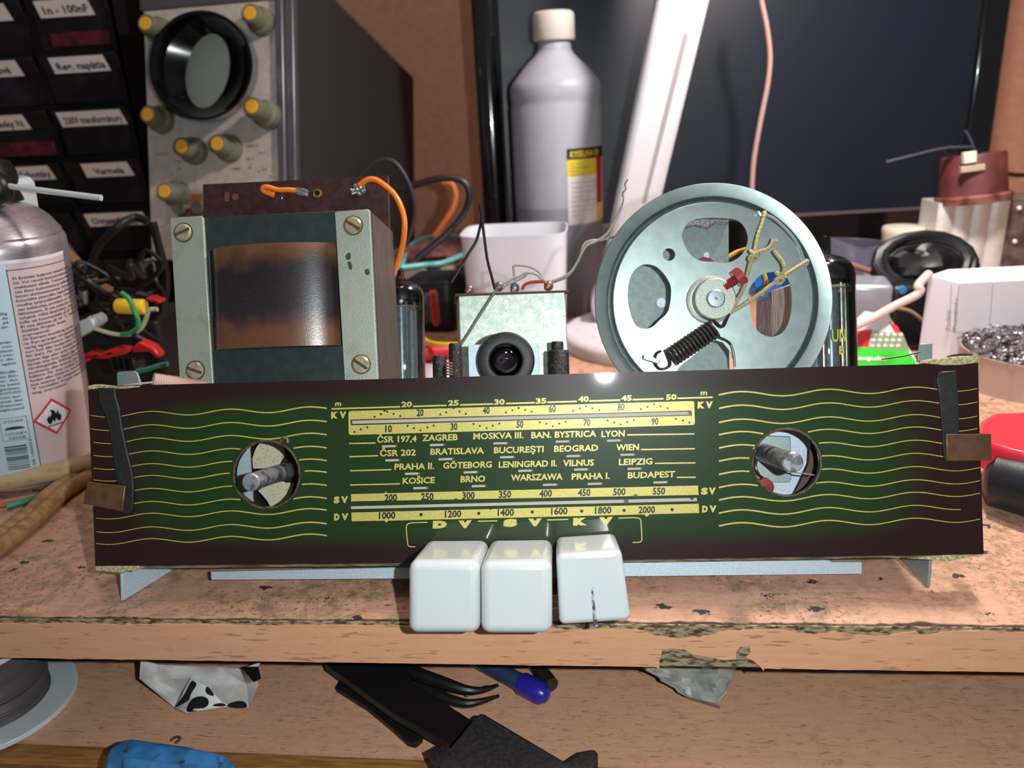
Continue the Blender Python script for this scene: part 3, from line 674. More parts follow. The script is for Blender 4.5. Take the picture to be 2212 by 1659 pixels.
wire([(1190, 608), (1210, 601), (1230, 590), (1245, 570), (1255, 550), (1268, 530), (1290, 520), (1312, 504), (1332, 470), (1343, 446)], dc+.3, .055, wire_gry)
wire([(1188, 612), (1215, 603), (1226, 596), (1240, 580), (1253, 552), (1262, 527), (1280, 519), (1300, 518), (1336, 508)], dc+.4, .05, wire_gry)
wire([(1343, 446), (1347, 430), (1345, 418), (1352, 408), (1350, 398), (1356, 388)], dc+.3, .03, solder)
wire([(1128, 626), (1132, 617), (1142, 611), (1158, 609), (1178, 609)], dc+.2, .065, red_w)
wire([(1069, 625), (1062, 597), (1053, 562), (1047, 520), (1042, 480), (1037, 442)], dc+.4, .06, wire_blk)
wire([(1042, 470), (1036, 495), (1028, 522), (1012, 548), (1001, 567), (990, 585), (975, 610)], dc+1.2, .065, wire_blk)

# ---- pilot lamp on its bracket
mb = MB(); pslab(mb, RF, [(1011, 745), (1164, 740), (1166, 860), (1014, 862)], 2.2, 2.3)
lb = mb.build('lamp_bracket', zinc_pale, radio, bevel=.02)
c = D(1093, 779, 1.7); MB().lathe([(.6, .35), (.6, -.14), (.63, -.2), (.68, -.21), (1.0, -.19), (1.05, -.16), (1.07, -.08), (1.07, .1), (1.05, .35)], c, (0, 1, 0), 48).build('rubber_ring', rubber, lb, ang=60)
MB().lathe([(0, -.46), (.2, -.43), (.4, -.31), (.53, -.12), (.58, .1), (.54, .3), (.42, .5), (.38, .7)], c+V((0, 0, -.02)), (0, 1, 0), 36).build('glass_bulb', bulbglass, lb, ang=80)
MB().lathe([(0, .42), (.6, .4), (.61, .34)], c, (0, 1, 0), 30).build('bulb_socket', mat('dark_socket', (26, 22, 28), .25, .3), lb)
MB().tube(cr([c+V((-.2, .35, 0)), c+V((-.12, .0, .05)), c+V((0, -.06, .08)), c+V((.12, 0, .05)), c+V((.2, .35, 0))], 5), .03, 6).build('filament_post', solder, lb)
# ---- black tubular capacitors
def blackcap(x0, x1, yt, d, name='tubular_capacitor', m=rubber):
    a, b = D(x0, yt, d), D(x1, yt, d); r = (b-a).length/2; cx = (a.x+b.x)/2
    return MB().lathe([(0, a.z), (r*.86, a.z), (r, a.z-.06), (r, -1.5), (0, -1.5)], (cx, d, 0), (0, 0, 1), 24).build(name, m, radio, ang=50)
crk = mat('cracked_black_wax', (24, 22, 22), .45, c2=(70, 66, 62), ns=9, lo=.55, hi=.7, bump=1, bs=14)
blackcap(934, 964, 769, 3.2, m=crk); blackcap(969, 997, 742, 3.6, m=crk)
blackcap(1190, 1217, 738, 3.4, m=crk); blackcap(1182, 1229, 757, 3.4, m=crk)
mb = MB()
for k in range(5):
    zc = D(970, 785+k*6, 3.0); mb.tube([zc+V((.13*math.cos(a/8*2*math.pi), .13*math.sin(a/8*2*math.pi), .01*a/8)) for a in range(9)], .035, 6)
mb.build('copper_coil', pm, radio)
# ---- tuning drum
dd = 3.5
HC = D(1538.6, 649, dd)
def pl(pts): return [(1280+x/3.7696, 380+y/3.7696) for x, y in pts]
def sm(pts, n=5):
    P = [V((a, b, 0)) for a, b in pts]; k = len(P); out = []
    for i in range(k):
        a, b, c, d = P[i-1], P[i], P[(i+1) % k], P[(i+2) % k]
        for j in range(n):
            t = j/n; q = .5*((2*b)+(c-a)*t+(2*a-5*b+4*c-d)*t*t+(3*b-a-3*c+d)*t**3); out.append((q.x, q.y))
    return out
o1 = sm(pl([(728, 500), (745, 430), (795, 370), (900, 343), (1050, 342), (1165, 355), (1235, 410), (1266, 505), (1240, 605), (1180, 672), (1095, 708), (990, 700), (870, 688), (785, 625)]))
o2 = sm(pl([(285, 980), (300, 850), (340, 770), (400, 726), (470, 722), (535, 750), (605, 830), (640, 920), (628, 1060), (600, 1125), (540, 1180), (490, 1228), (430, 1245), (360, 1225), (310, 1130)]))
o3 = sm(pl([(1268, 960), (1290, 895), (1360, 815), (1430, 787), (1500, 783), (1565, 810), (1608, 870), (1625, 1000), (1612, 1140), (1580, 1230), (1530, 1288), (1460, 1310), (1390, 1295), (1335, 1250), (1300, 1180), (1280, 1060)]))
o4 = pl([(640, 1700), (700, 1560), (800, 1480), (900, 1400), (1000, 1338), (1060, 1355), (1120, 1430), (1150, 1500), (1158, 1700)])
o5 = circ(1445, 549.8, 13.6, 20)
rim = [tuple(p) for p in circ(0, 0, 3.83, 96)]
mb = MB()
dl = lambda pts: [(D(x, y, dd).x-HC.x, D(x, y, dd).z-HC.z) for x, y in pts]
mb.slab([rim, dl(o1), dl(o2), dl(o3), dl(o4), dl(o5)], lambda u, v, k: V((HC.x+u, dd+.09*k, HC.z+v)))
mb.lathe([(3.8, .09), (3.8, 0), (3.86, .03), (3.9, .12), (3.92, .60), (3.98, .64), (4.03, .60), (4.06, .22), (4.1, .1), (4.2, .05), (4.55, -.09), (4.58, -.05), (4.56, -.01), (4.22, .12), (4.14, .2), (4.1, .75), (3.86, .78), (3.8, .09)], (HC.x, dd, HC.z), (0, 1, 0), 128)
mb.lathe([(4.1, .75), (4.5, .86), (4.5, .9), (3.9, .8)], (HC.x, dd, HC.z), (0, 1, 0), 96)
drum_m = mat('drum_zinc', (146, 162, 158), .37, .75, c2=(160, 174, 174), ns=2, lo=.4, hi=.7, c3=(172, 168, 180), ns3=40, lo3=.6, hi3=.7, bump=.08, bs=60)
drum = mb.build('tuning_drum', drum_m, radio, ang=30)
MB().lathe([(.36, -.62), (.76, -.62), (.8, -.58), (.8, 0)], HC, (0, 1, 0), 40).lathe([(.8, -.28), (.92, -.24), (.92, 0)], HC+V((-.1, 0, 0)), (0, 1, 0), 40).build('hub', brack, drum, bevel=.02)
MB().lathe([(0, -.72), (.05, -.7), (.06, -.74), (.12, -.74), (.3, -.73), (.36, -.67), (.38, .5)], HC, (0, 1, 0), 36).build('hub_shaft', zinc, drum)
# red locking screw
s0, s1 = D(1565, 622, dd-.5), D(1592, 602, dd-.55); ax = (s1-s0)
prs = [(0, 0)]+[((.19 if i % 2 else .15), i*.04) for i in range(13)]+[(.19, .52), (.34, .52), (.34, .84), (0, .84)]
MB().lathe(prs, s0, ax, 20).build('locking_screw', redpl, drum, ang=30)
# spring
sa, sb = D(1280+640/3.7696, 380+1480/3.7696, dd-.55), D(1280+1000/3.7696, 380+1240/3.7696, dd-.55); dv = sb-sa; Ls = dv.length; dn = dv.normalized()
e1 = dn.cross(V((0, 1, 0))).normalized(); e2_ = dn.cross(e1); turns = 13; pts = []
for i in range(turns*16+1):
    a = 2*math.pi*i/16; pts.append(sa+dn*Ls*i/(turns*16)+(e1*math.cos(a)+e2_*math.sin(a))*.33)
hk = cr([pts[-1]+dn*.1, D(1560, 706, dd-.6), D(1570, 690, dd-.6), D(1576, 676, dd-.55)], 6)
hk0 = cr([pts[0], D(1448, 788, dd-.5), D(1428, 797, dd-.4), D(1414, 783, dd-.3), D(1418, 765, dd-.4), D(1428, 758, dd-.5)], 6)
MB().tube(pts, .062, 8).tube(hk, .05, 8).tube(hk0, .05, 8).tube(cr([D(1547, 726, dd-.3), D(1575, 740, dd-.1), D(1584, 762, dd-.1), D(1587, 792, dd-.1)], 5), .05, 8).build('spring', spring_m, drum)
mb = MB(); mb.hexa(pxs(RF, [(1390, 766), (1427, 776), (1423, 787), (1389, 776)], dd-.45), pxs(RF, [(1390, 766), (1427, 776), (1423, 787), (1389, 776)], dd+.0)); mb.build('spring_tab', zinc, drum, bevel=.03)
# cords with knots
def cord(pts, r=.075):
    P = cr([D(1280+x/3.7696, 380+y/3.7696, dd+(k if k else -.55)) for x, y, k in pts], 10)
    return MB().tube(P, [r*(1+.12*math.sin(i*1.9)) for i in range(len(P))], 8)
mb = cord([(1115, 1125, 0), (1180, 1010, 0), (1235, 900, 0), (1262, 800, 0), (1285, 710, 0), (1310, 650, 0), (1340, 500, -.45), (1375, 400, -.3), (1400, 310, -.15), (1402, 296, 0.02)])
mb.build('drive_cord', cord_m, drum)
mb = cord([(1120, 1110, 0), (1200, 1070, 0), (1320, 990, 0), (1440, 900, 0), (1525, 835, 0), (1620, 770, -.4), (1750, 690, -.15)]); mb.build('drive_cord', cord_m, drum)
mb = cord([(1310, 640, -.7), (1360, 615, -.7), (1420, 595, -.7), (1455, 560, -.7), (1470, 518, -.65)]); mb.tube([D(1669, 518, dd-.65), D(1678, 520, dd-.65)], .04, 6); mb.build('cord_tail', cord_m, drum)
mb = cord([(1540, 800, -.7), (1562, 760, -.75), (1545, 700, -.75), (1500, 640, -.75), (1478, 612, -.7)]); mb.build('cord_tail', cord_m, drum)
def knot(x, y):
    mb = MB(); c = D(1280+x/3.7696, 380+y/3.7696, dd-.6)
    for k in range(3):
        t = [c+V((.16*math.cos(a)+(k-1)*.03, .1*math.sin(a)*(1 if k % 2 else -1), (k-1)*.1+.10*math.sin(a+k*2))) for a in [i*math.pi/6 for i in range(13)]]
        mb.tube(t, .065, 7)
    mb.build('cord_knot', cord_m, drum)
knot(1312, 650); knot(1525, 830)
mb = MB()
mb.tube(cr([D(1280+x/3.7696, 380+y/3.7696, dd-.02) for x, y in ((1330, 320), (1350, 300), (1372, 322), (1396, 296), (1420, 318), (1480, 350), (1560, 420), (1640, 510), (1690, 600), (1720, 680), (1750, 690), (1745, 720), (1720, 730), (1735, 752))], 6), .07, 7)
mb.build('cord_hook', zinc, drum)
# ---- variable capacitor frame seen through the drum
mb = MB(); pslab(mb, RF, [(1420, 470), (1574, 470), (1576, 860), (1352, 860), (1352, 560)], dd+2.0, dd+2.15)
vc = mb.build('tuning_capacitor', mat('shaded_zinc_plate', (122, 138, 134), .5, .4, c2=(112, 126, 124), ns=4, bump=.15, bs=40), radio, bevel=.02)  # zinc colour darkened for the shade behind the drum
mb = MB(); pslab(mb, RF, [(1450, 462), (1574, 462), (1574, 485), (1545, 482), (1530, 494), (1500, 488), (1478, 494), (1455, 486)], dd+1.8, dd+2.0); mb.build('solder_blob', solder, vc, bevel=.08)
MB().lathe([(0, -.1), (.2, -.09), (.22, 0)], D(1428, 655, dd+2.0), (0, 1, 0), 18).build('rivet', zinc_pale, vc)
MB().lathe([(0, -.12), (.12, -.1), (.13, 0)], D(1525, 552, dd+2.0), (0, 1, 0), 14).build('rivet', zinc_pale, vc)
MB().cyl(D(1525, 572, dd+1.6), (0, 1, 0), .34, .35).build('trimmer_knob', mat('purple_lacquer', (120, 50, 92), .3), vc, bevel=.03)
mb = MB(); a1 = [(1666, 628), (1712, 612), (1716, 860), (1666, 860)]; mb.hexa([q + V((0, 0, 0)) for q in pxs(RF, a1, 6.0)], [p+V((0, 2.5, 0)) for p in pxs(RF, a1, 6.0)])
mb.build('output_transformer', mat('brown_laminations', (112, 92, 84), .5, .1, c2=(160, 146, 140), ns=5, st=(8, 1, .2), lo=.5, hi=.62), radio, bevel=.05)
c = D(1668, 606, 6.5); MB().lathe([(0, 0), (.75, 0), (.8, .1), (.8, 1.2), (0, 1.2)], c, (0, 1, 0), 28).build('blue_capacitor', mat('blue_lacquer', (30, 96, 170), .35), radio)
MB().tube(cr([D(1645, 640, 6.0), D(1655, 612, 5.9), D(1650, 590, 5.9), D(1640, 575, 6.0)], 5), .09, 8).build('yellow_lead', mat('ochre_lead', (190, 150, 50), .5), radio)
MB().tube(cr([D(1565, 560, 6.2), D(1590, 545, 6.2), D(1612, 538, 6.2)], 5), .09, 8).build('yellow_lead', MATS['ochre_lead'], radio)
# ---- shafts in the two openings
def shaft(px, py, dtip, dend, r, name):
    c = D(px, py, dtip); return MB().lathe([(0, 0), (r*.86, .0), (r, .05), (r, dend-dtip), (0, dend-dtip)], c, (0, 1, 0), 32).build(name, shaft_m, radio)
s1_ = shaft(541, 1042, -2.0, 2.9, .305, 'volume_shaft')
cS = D(541, 1042, -2.0)
mb = MB()
def sector(c, r, a0, a1, d, th, rin=.5):
    pts = [(c.x+r*math.cos(math.radians(a0+(a1-a0)*i/16)), c.z+r*math.sin(math.radians(a0+(a1-a0)*i/16))) for i in range(17)]
    pts += [(c.x+rin*math.cos(math.radians(a1+(a0-a1)*i/8)), c.z+rin*math.sin(math.radians(a1+(a0-a1)*i/8))) for i in range(9)]
    return pts
cP = V((cS.x-.1, 0, cS.z-.02))
pslab(mb, RF, [(555, 965), (566, 950), (585, 946), (605, 952), (618, 985), (605, 1002), (590, 1008), (575, 1012), (560, 1012), (547, 1012), (545, 990), (550, 975)], 2.45, 2.6)
pslab(mb, RF, [(557, 1060), (570, 1052), (590, 1045), (610, 1040), (632, 1044), (628, 1066), (616, 1090), (600, 1100), (586, 1098), (577, 1082), (567, 1070)], 2.45, 2.6)
mb.build('switch_wafer', cream_cer, radio)
MB().lathe([(0, 3.1), (2.2, 3.1), (2.2, 3.2), (0, 3.2)], (cS.x, 0, cS.z), (0, 1, 0), 30).build('switch_body', black, radio)
MB().lathe([(.3, 2.2), (.62, 2.2), (.62, 2.7), (.3, 2.7)], (cS.x, 0, cS.z), (0, 1, 0), 6).build('shaft_nut', mat('dark_nut', (50, 44, 40), .4, .4), radio)
mb = MB(); pslab(mb, RF, [(495, 940), (538, 950), (547, 1100), (500, 1100)], 1.7, 1.8); mb.build('switch_bracket', zinc_pale, radio)
s2_ = shaft(1713, 999, -1.9, 2.3, .335, 'tuning_shaft')
cT = D(1713, 999, -1.9)
MB().lathe([(.34, 1.9), (.42, 1.95), (.46, 2.6), (.56, 2.7), (.6, 3.6), (.34, 3.6)], (cT.x, 0, cT.z), (0, 1, 0), 20).build('shaft_bushing', mat('oily_bushing', (84, 72, 62), .4, .5, c2=(40, 34, 30), ns=4), radio)
mb = MB(); pslab(mb, RF, [(1628, 948), (1640, 940), (1708, 943), (1710, 1036), (1706, 1042), (1650, 1041), (1630, 1030)], 1.9, 2.0)
mb.build('shaft_plate', zinc, radio, bevel=.03)
mb = MB(); pslab(mb, RF, [(1735, 900), (1790, 900), (1790, 1100), (1700, 1100), (1730, 1040), (1748, 1000), (1750, 960)], 1.6, 1.65); mb.build('bracket_shadow_plate', mat('shade_brown', (84, 62, 50), .5), radio)  # dark brown sheet stands in for shade at the right of the opening
mb = MB(); mb.lathe([(0, 1.6), (.32, 1.62), (.34, 1.9)], (D(1652, 1052, 1.7).x, 0, D(1652, 1052, 1.7).z), (0, 1, 0), 16); mb.build('red_cap', redpl, radio)
MB().tube([D(1712, 1018, -.2), D(1735, 1023, -.3), D(1758, 1026, -.05)], .03, 6).build('thin_wire', solder, radio)
MB().tube(cr([D(1634, 990, 1.7), D(1633, 1010, 1.6), D(1640, 1026, 1.6), D(1647, 1031, 1.7)], 4), .045, 6).build('snap_ring', spring_m, radio)

# ---- three keys
def key(pts, pback, df, db_, bev, name='band_key', extra=None):
    f = pxs(RF, pts, df); b = [V((D(x, y, db_).x, db_, D(x, y, db_).z)) for x, y in pback]
    mb = MB().hexa(f, b); k = mb.build(name, white_m, radio, bevel=bev, seg=5, ang=60)
    return k
def backof(pts, df, db_, dz=0): return [(lambda p: V((p.x, db_, p.z+dz)))(RF.at(x, y, df)) for x, y in pts]
def key2(pts, df, db_, bev, dz=0, twist=0):
    f = pxs(RF, pts, df); b = backof(pts, df, db_, dz)
    return MB().hexa(f, b).build('band_key', white_m, radio, bevel=bev, seg=6, ang=60)
key2([(881, 1212), (1036, 1211), (1036, 1371), (881, 1371)], -3.4, .2-.9+.6, .3)
key2([(1037, 1213), (1192, 1211), (1193, 1372), (1038, 1372)], -3.5, -.1, .3)
k3 = key2([(1201, 1197), (1343, 1188), (1364, 1342), (1208, 1352)], -2.9, -.1, .2)
mb = MB(); psheet(mb, RF, [(1277, 1272), (1281, 1270), (1284, 1300), (1287, 1320), (1292, 1353), (1282, 1354), (1280, 1320), (1278, 1295)], -2.906)
mb.build('crack', mat('dark_crack', (60, 58, 74), .6, c2=(170, 172, 186), ns=6, lo=.5, hi=.6), k3)
mb = MB(); mb.hexa(pxs(RF, [(896, 1225), (1345, 1215), (1345, 1300), (896, 1310)], -.3)[:4], [p+V((0, 1.4, 0)) for p in pxs(RF, [(896, 1225), (1345, 1215), (1345, 1300), (896, 1310)], -.3)])
mb = MB()
for x0 in (900, 1058, 1215):
    a = D(x0+45, 1245, -.1); mb.box(a.x-.35, a.x+.35, -.1, 1.6, a.z-.4, a.z)
mb.build('key_levers', rust_m, radio)

# ============================================================ things behind the radio
def up(px, py, Y, z0=0):                      # frame standing on the desk below a point seen at distance Y
    p = A(px, py, Y); return Frame((p.x, p.y, z0))
def lump(mb, c, r, seed, amp=.25, n=10):
    b = len(mb.v); mb.ball(c, 1, n); c = V(c); r = V(r)
    for i in range(b, len(mb.v)):
        q = mb.v[i]-c; k = 1+amp*mnoise.noise(q*1.7+V((seed, seed*2, 0))); mb.v[i] = c+V((q.x*r.x, q.y*r.y, q.z*r.z))*k
# ---- monitor
MF = turned(A(1100, 300, 70), 6.2, -1.5)
mon = thing('monitor', 'large black computer monitor filling the back of the desk behind the white bottle', 'monitor', MF)
xl, xr = MF.at(1032, 240).x, MF.at(2163, 160).x; xi = MF.at(1088, 240).x; zb = MF.at(1400, 478).z; z0m = MF.at(1400, 612).z; z1m = 36
bez = mat('glossy_black_bezel', (10, 11, 14), .12, 0, spec=.8, coat=1)
mb = MB(); o_ = [(xl, 3.2), (xl, .35)]+[(xl+(xi-xl)*t, -.15-.42*math.sin(math.pi*min(1, t))**.8) for t in [i/16 for i in range(17)]]+[(xi, 3.2)]
mb.slab([o_], lambda u, v, k: V((u, v, z1m if k == 0 else z0m))); mb.build('bezel_side', bez, mon, ang=60)
mb = MB(); mb.box(xr-2.4, xr, -.2, 3.2, z0m, z1m); mb.build('bezel_side', bez, mon, bevel=.4, seg=5)
mb = MB(); mb.box(xi, xr-2.4, -.15, 3.2, z0m, zb); mb.build('bezel_bottom', bez, mon, bevel=.1, seg=3)
mb = MB(); mb.box(xi-.1, xr-2.3, .25, 3.0, zb-.1, z1m); mb.build('screen', mat('switched_off_screen', (22, 28, 42), .36, 0, spec=.55), mon)
mb = MB(); mb.box(xi, xr-2.4, -.22, -.15, zb-.28, zb-.02); mb.build('trim_line', mat('pale_trim', (92, 78, 84), .6), mon)  # paler line along the upper edge of the bottom bezel
mb = MB(); gz = -MF.o.z/math.cos(math.radians(1.5))+.45; mb.box(20, 24, 3.4, 4.4, gz, 4); mb.lathe([(0, gz), (7, gz), (7, gz+.6), (0, gz+.7)], (22, 8, 0), (0, 0, 1), 40, sx=1.2)
mb.build('stand', black, mon)

# ---- bottle
BY = 64.0
bb = A(1213, 640, BY); BF = Frame((bb.x, BY, 0)); bot = thing('plastic_bottle', 'tall frosted white plastic bottle with screw cap and yellow label, in front of the monitor', 'bottle', BF)
zz = lambda py: BF.at(1205, py, 0).z
wd = lambda a, b, py: (BF.at(b, py, 0)-BF.at(a, py, 0)).length/2
R_ = wd(1112, 1308, 200)
frost = mat('frosted_polyethylene', (158, 160, 172), .45, 0, c2=(152, 154, 166), ns=.5)
prof = [(R_*.95, 0), (R_, .4), (R_, zz(232)), (R_*.985, zz(226)), (R_*.985, zz(216)), (R_, zz(210)), (R_, zz(192)), (R_*.985, zz(183)), (R_*.94, zz(174)), (R_*.66, zz(141)), (R_*.43, zz(118)), (R_*.37, zz(108)), (R_*.35, zz(90)), (R_*.30, zz(84))]
mb = MB(); c = 0
zl = zz(440); mb.c = 1; mb.lathe([(0, 0)]+prof[:2]+[(R_, zl)], (0, 0, 0), (0, 0, 1), 64); mb.c = 0; mb.lathe([(R_, zl)]+prof[2:], (0, 0, 0), (0, 0, 1), 64)
mb.build('bottle_body', [frost, mat('frosted_plastic_with_liquid', (132, 132, 144), .4, 0)], bot, ang=25)
cap = [(0, zz(24)), (R_*.38, zz(24)), (R_*.44, zz(29)), (R_*.45, zz(36)), (R_*.455, zz(84)), (R_*.43, zz(88)), (R_*.3, zz(88))]
mb = MB().lathe(cap, (0, 0, 0), (0, 0, 1), 60); mb.build('screw_cap', mat('cream_white_cap', (196, 190, 182), .5), bot, ang=40)
def on_cyl(F, r, px, py, off=.02):            # nearest point of an upright cylinder of frame F under a picture point
    o = F.loc(CC); q = F.loc(CC+ray(px, py)); d = q-o
    a = d.x**2+d.y**2; b = 2*(o.x*d.x+o.y*d.y); c = o.x**2+o.y**2-r*r; disc = b*b-4*a*c
    if disc < 0: t = -b/(2*a); p = o+d*t; k = math.hypot(p.x, p.y); return V((p.x*(r+off)/k, p.y*(r+off)/k, p.z))
    t = (-b-math.sqrt(disc))/(2*a); p = o+d*t; k = (r+off)/r; return V((p.x*k, p.y*k, p.z))
def ang(p): return math.atan2(p.x, -p.y)
def cylpatch(mb, r, a0, a1, z0, z1, n=16, off=.02):
    k = r+off; vs = []
    for i in range(n+1):
        a = a0+(a1-a0)*i/n; vs += [V((k*math.sin(a), -k*math.cos(a), z0)), V((k*math.sin(a), -k*math.cos(a), z1))]
    mb.add(vs, [(2*i, 2*i+2, 2*i+3, 2*i+1) for i in range(n)])
def cyltext(mb, txt, r, a, z, h, w_, off=.035, bold=.01):
    text(mb, txt, lambda u, v: V(((r+off)*math.sin(a+w_*u/r), -(r+off)*math.cos(a+w_*u/r), z+v*h)), bold)
a0 = ang(on_cyl(BF, R_, 1226, 400)); zt, zb_ = on_cyl(BF, R_, 1226, 322).z, on_cyl(BF, R_, 1226, 487).z
mb = MB(); H_ = zt-zb_
mb.c = 0; cylpatch(mb, R_, a0, a0+1.75, zb_, zt-H_*.36); mb.c = 1; cylpatch(mb, R_, a0, a0+1.75, zt-H_*.36, zt-H_*.14); mb.c = 2; cylpatch(mb, R_, a0, a0+1.75, zt-H_*.14, zt)
mb.c = 3; cylpatch(mb, R_, a0+.80, a0+1.1, zb_+H_*.25, zt-H_*.14, 6, .03); mb.c = 1; cylpatch(mb, R_, a0+.80, a0+1.1, zb_, zb_+H_*.25, 6, .03)
mb.c = 1; cyltext(mb, 'KYSELINA CH', R_, a0+.07, zt-H_*.11, H_*.08, 2.9, .04, .03)
mb.c = 2
for k, (tx, ww) in enumerate((('31 - 33 %', 1.0), ('technicka kyselina', 1.7), ('Pozor', .7), ('datum vyroby', 1.1))): cyltext(mb, tx, R_, a0+.08, zt-H_*(.21+.045*k), H_*.02, ww, .04, 0)
mb.c = 4
for k, (tx, ww) in enumerate((('sposobuje vazne poleptanie koze', 2.5), ('a poskodenie oci. Uchovavajte mimo', 2.6), ('dosahu deti. Pri poziti vypla', 2.4), ('Upozornenie', 1.0), ('noste ochranne rukavice a okuliare', 2.6), ('pri zasiahnuti oci niekolko minut', 2.5), ('opatrne vyplachujte vodou', 2.0), ('Objem 1 l', .8))): cyltext(mb, tx, R_, a0+.08, zt-H_*(.45+.062*k), H_*.022, ww, .04, 0)
mb.build('bottle_label', [mat('white_label', (214, 210, 206), .5), mat('yellow_label', (214, 190, 62), .5), mat('black_label', (22, 20, 20), .5), mat('red_label', (176, 32, 48), .5), mat('grey_print', (110, 106, 104), .6)], bot)

# ---- desk lamp
LY = 56
lp = A(1335, 640, LY); LF = Frame((lp.x, LY, 0))
lampm = mat('white_lamp_plastic', (196, 194, 202), .38, 0, coat=.1)
lamp = thing('desk_lamp', 'white desk lamp with a leaning slotted flat arm and round foot beside the bottle', 'lamp', LF)
bs = BF; bc = G(1412, 735); bcl = LF.loc(V((bc.x, bc.y, 0)))
rb = 6.6; mb = MB().lathe([(0, 0), (rb, 0), (rb, .7), (rb-.15, .95), (rb-.6, 1.1), (0, 1.25)], (bcl.x, bcl.y, 0), (0, 0, 1), 72)
lampfoot = mat('dusty_white_plastic', (206, 202, 208), .45, c2=(170, 158, 152), ns=1.6, lo=.62, hi=.74)
mb.build('lamp_base', lampfoot, lamp, ang=50)
def Lp(px, py): p = LF.at(px, py, 0); return p
aL0, aR0, aL1, aR1 = Lp(1288, 640), Lp(1376, 640), Lp(1414, 0), Lp(1531, 0)
dl_, dr_ = (aL1-aL0), (aR1-aR0); k = 2.05
f = [aL0, aR0, aR0+dr_*k, aL0+dl_*k]
mb = MB().hexa([q+V((0, -.8, 0)) for q in f], [q+V((0, .9, 0)) for q in f]); arm = mb.build('lamp_arm', lampm, lamp, bevel=.55, seg=5, ang=60)
s = [(1474, 80), (1478, 72), (1484, 72), (1486, 80), (1396, 436), (1391, 441), (1387, 436)]
mb = MB(); mb.sheet([s], lambda u, v: LF.at(u, v, -.81)); mb.build('arm_slot', mat('grey_slot', (146, 138, 144), .6), arm)
ja = (aL0+aR0)/2; mb = MB().cyl(V((ja.x, -1.2, ja.z-.4)), (0, 1, 0), 1.9, 2.4); mb.tube([V((ja.x, 0, ja.z-.3)), V((bcl.x-2.5, bcl.y+2, 1.1))], 1.7, 20)
mb.build('lamp_joint', lampm, lamp, bevel=.2, seg=3)
tp = (f[2]+f[3])/2
hd = LF.loc(LAMP+V((0, 0, 1.6)))
mb = MB(); dirv = (hd-tp); dn_ = dirv.normalized(); e_ = dn_.cross(V((0, 0, 1))).normalized()*1.9; tpb = tp-dn_*1.5; te = hd+dn_*7; uz = V((0, 0, .55))
mb.hexa([tpb-e_-uz, tpb+e_-uz, tpb+e_+uz, tpb-e_+uz], [te-e_-uz, te+e_-uz, te+e_+uz, te-e_+uz]); mb.build('lamp_head', lampm, lamp, bevel=.4, seg=4)

# ---- cable hanging in front of the screen
def cable(name, pts, r, m, label, cat='cable', group=None, n=8):
    P = [A(*p) for p in pts]; o = V((P[0].x, P[0].y, P[0].z))
    ob = MB().tube([q-o for q in cr(P, n)], r, 10).build(name, m); ob.location = o*S; return tag(ob, label, cat, group)
def cableG(name, pts, r, m, label, cat='cable', group=None, n=8):
    P = [G(p[0], p[1], p[2]) for p in pts]; o = P[0].copy()
    ob = MB().tube([q-o for q in cr(P, n)], r, 10).build(name, m); ob.location = o*S; return tag(ob, label, cat, group)
pinkw = mat('greyish_pink_cable', (176, 142, 136), .5)
cable('cable', [(1643, -60, 65), (1645, 0, 65), (1655, 50, 65), (1662, 100, 65), (1663, 140, 65), (1657, 190, 65), (1645, 250, 65), (1634, 310, 65), (1627, 360, 65), (1624, 420, 65), (1622, 520, 65), (1624, 620, 64)], .19, pinkw, 'thin pinkish grey cable hanging down in front of the monitor screen')

# ---- white tub
c = A(1112, 495, 55); TF = Frame((c.x, 55, 0)); ht = c.z; rt = wd(1003, 1230, 495)*.97*55/64*0+ (A(1230, 495, 55)-A(1003, 495, 55)).length/2
tubm = mat('white_tub_plastic', (210, 210, 222), .35, 0, sss=.15)
mb = MB()
def sq_(r, z, n=64):
    out = []
    for i in range(n):
        a = 2*math.pi*i/n; c_, s_ = math.cos(a), math.sin(a); k_ = (abs(c_)**5+abs(s_)**5)**(-1/5); out.append(V((r*c_*k_, r*s_*k_*.8, z)))
    return out
tub_r = [sq_(rt*.9, 0), sq_(rt*.985, ht-.4), sq_(rt*1.0, ht), sq_(rt*.975, ht), sq_(rt*.96, ht-.4), sq_(rt*.88, .2)]
mb.add([p for r__ in tub_r for p in r__], [(k_*64+i, k_*64+(i+1) % 64, (k_+1)*64+(i+1) % 64, (k_+1)*64+i) for k_ in range(5) for i in range(64)]+[tuple(range(63, -1, -1)), tuple(range(320, 384))])
o = mb.build('plastic_tub', tubm, ang=50); o.location = TF.o*S; tag(o, 'open white plastic tub standing behind the square metal can of the radio', 'tub')

# ---- oscilloscope
SF = turned(A(465, 300, 56), -6, -16)
scope = thing('oscilloscope', 'old grey oscilloscope with round hooded screen and yellow-capped knobs, tilted back', 'oscilloscope', SF)
xa, xb, xc = SF.at(320, 300).x, SF.at(604, 300).x, SF.at(636, 300).x; zt_ = SF.at(400, 17).z; zbm = SF.at(335, 562).z; zc = SF.at(637, -103).z
sidem = mat('dark_grey_hammered_case', (46, 43, 45), .6, c2=(40, 37, 39), ns=14, bump=.4, bs=16)
fpm = mat('grey_beige_front_panel', (186, 176, 166), .5, c2=(176, 164, 156), ns=2)
mb = MB(); mb.hexa([V((xa-.25, .35, zbm)), V((xc, .35, zbm)), V((xc, .35, zc)), V((xa-.25, .35, zc))], [V((xa-.25, 27, zbm+3.2)), V((xc, 27, zbm+3.2)), V((xc, 27, zc)), V((xa-.25, 27, zc))]); mb.build('case', sidem, scope, bevel=.3, seg=3)
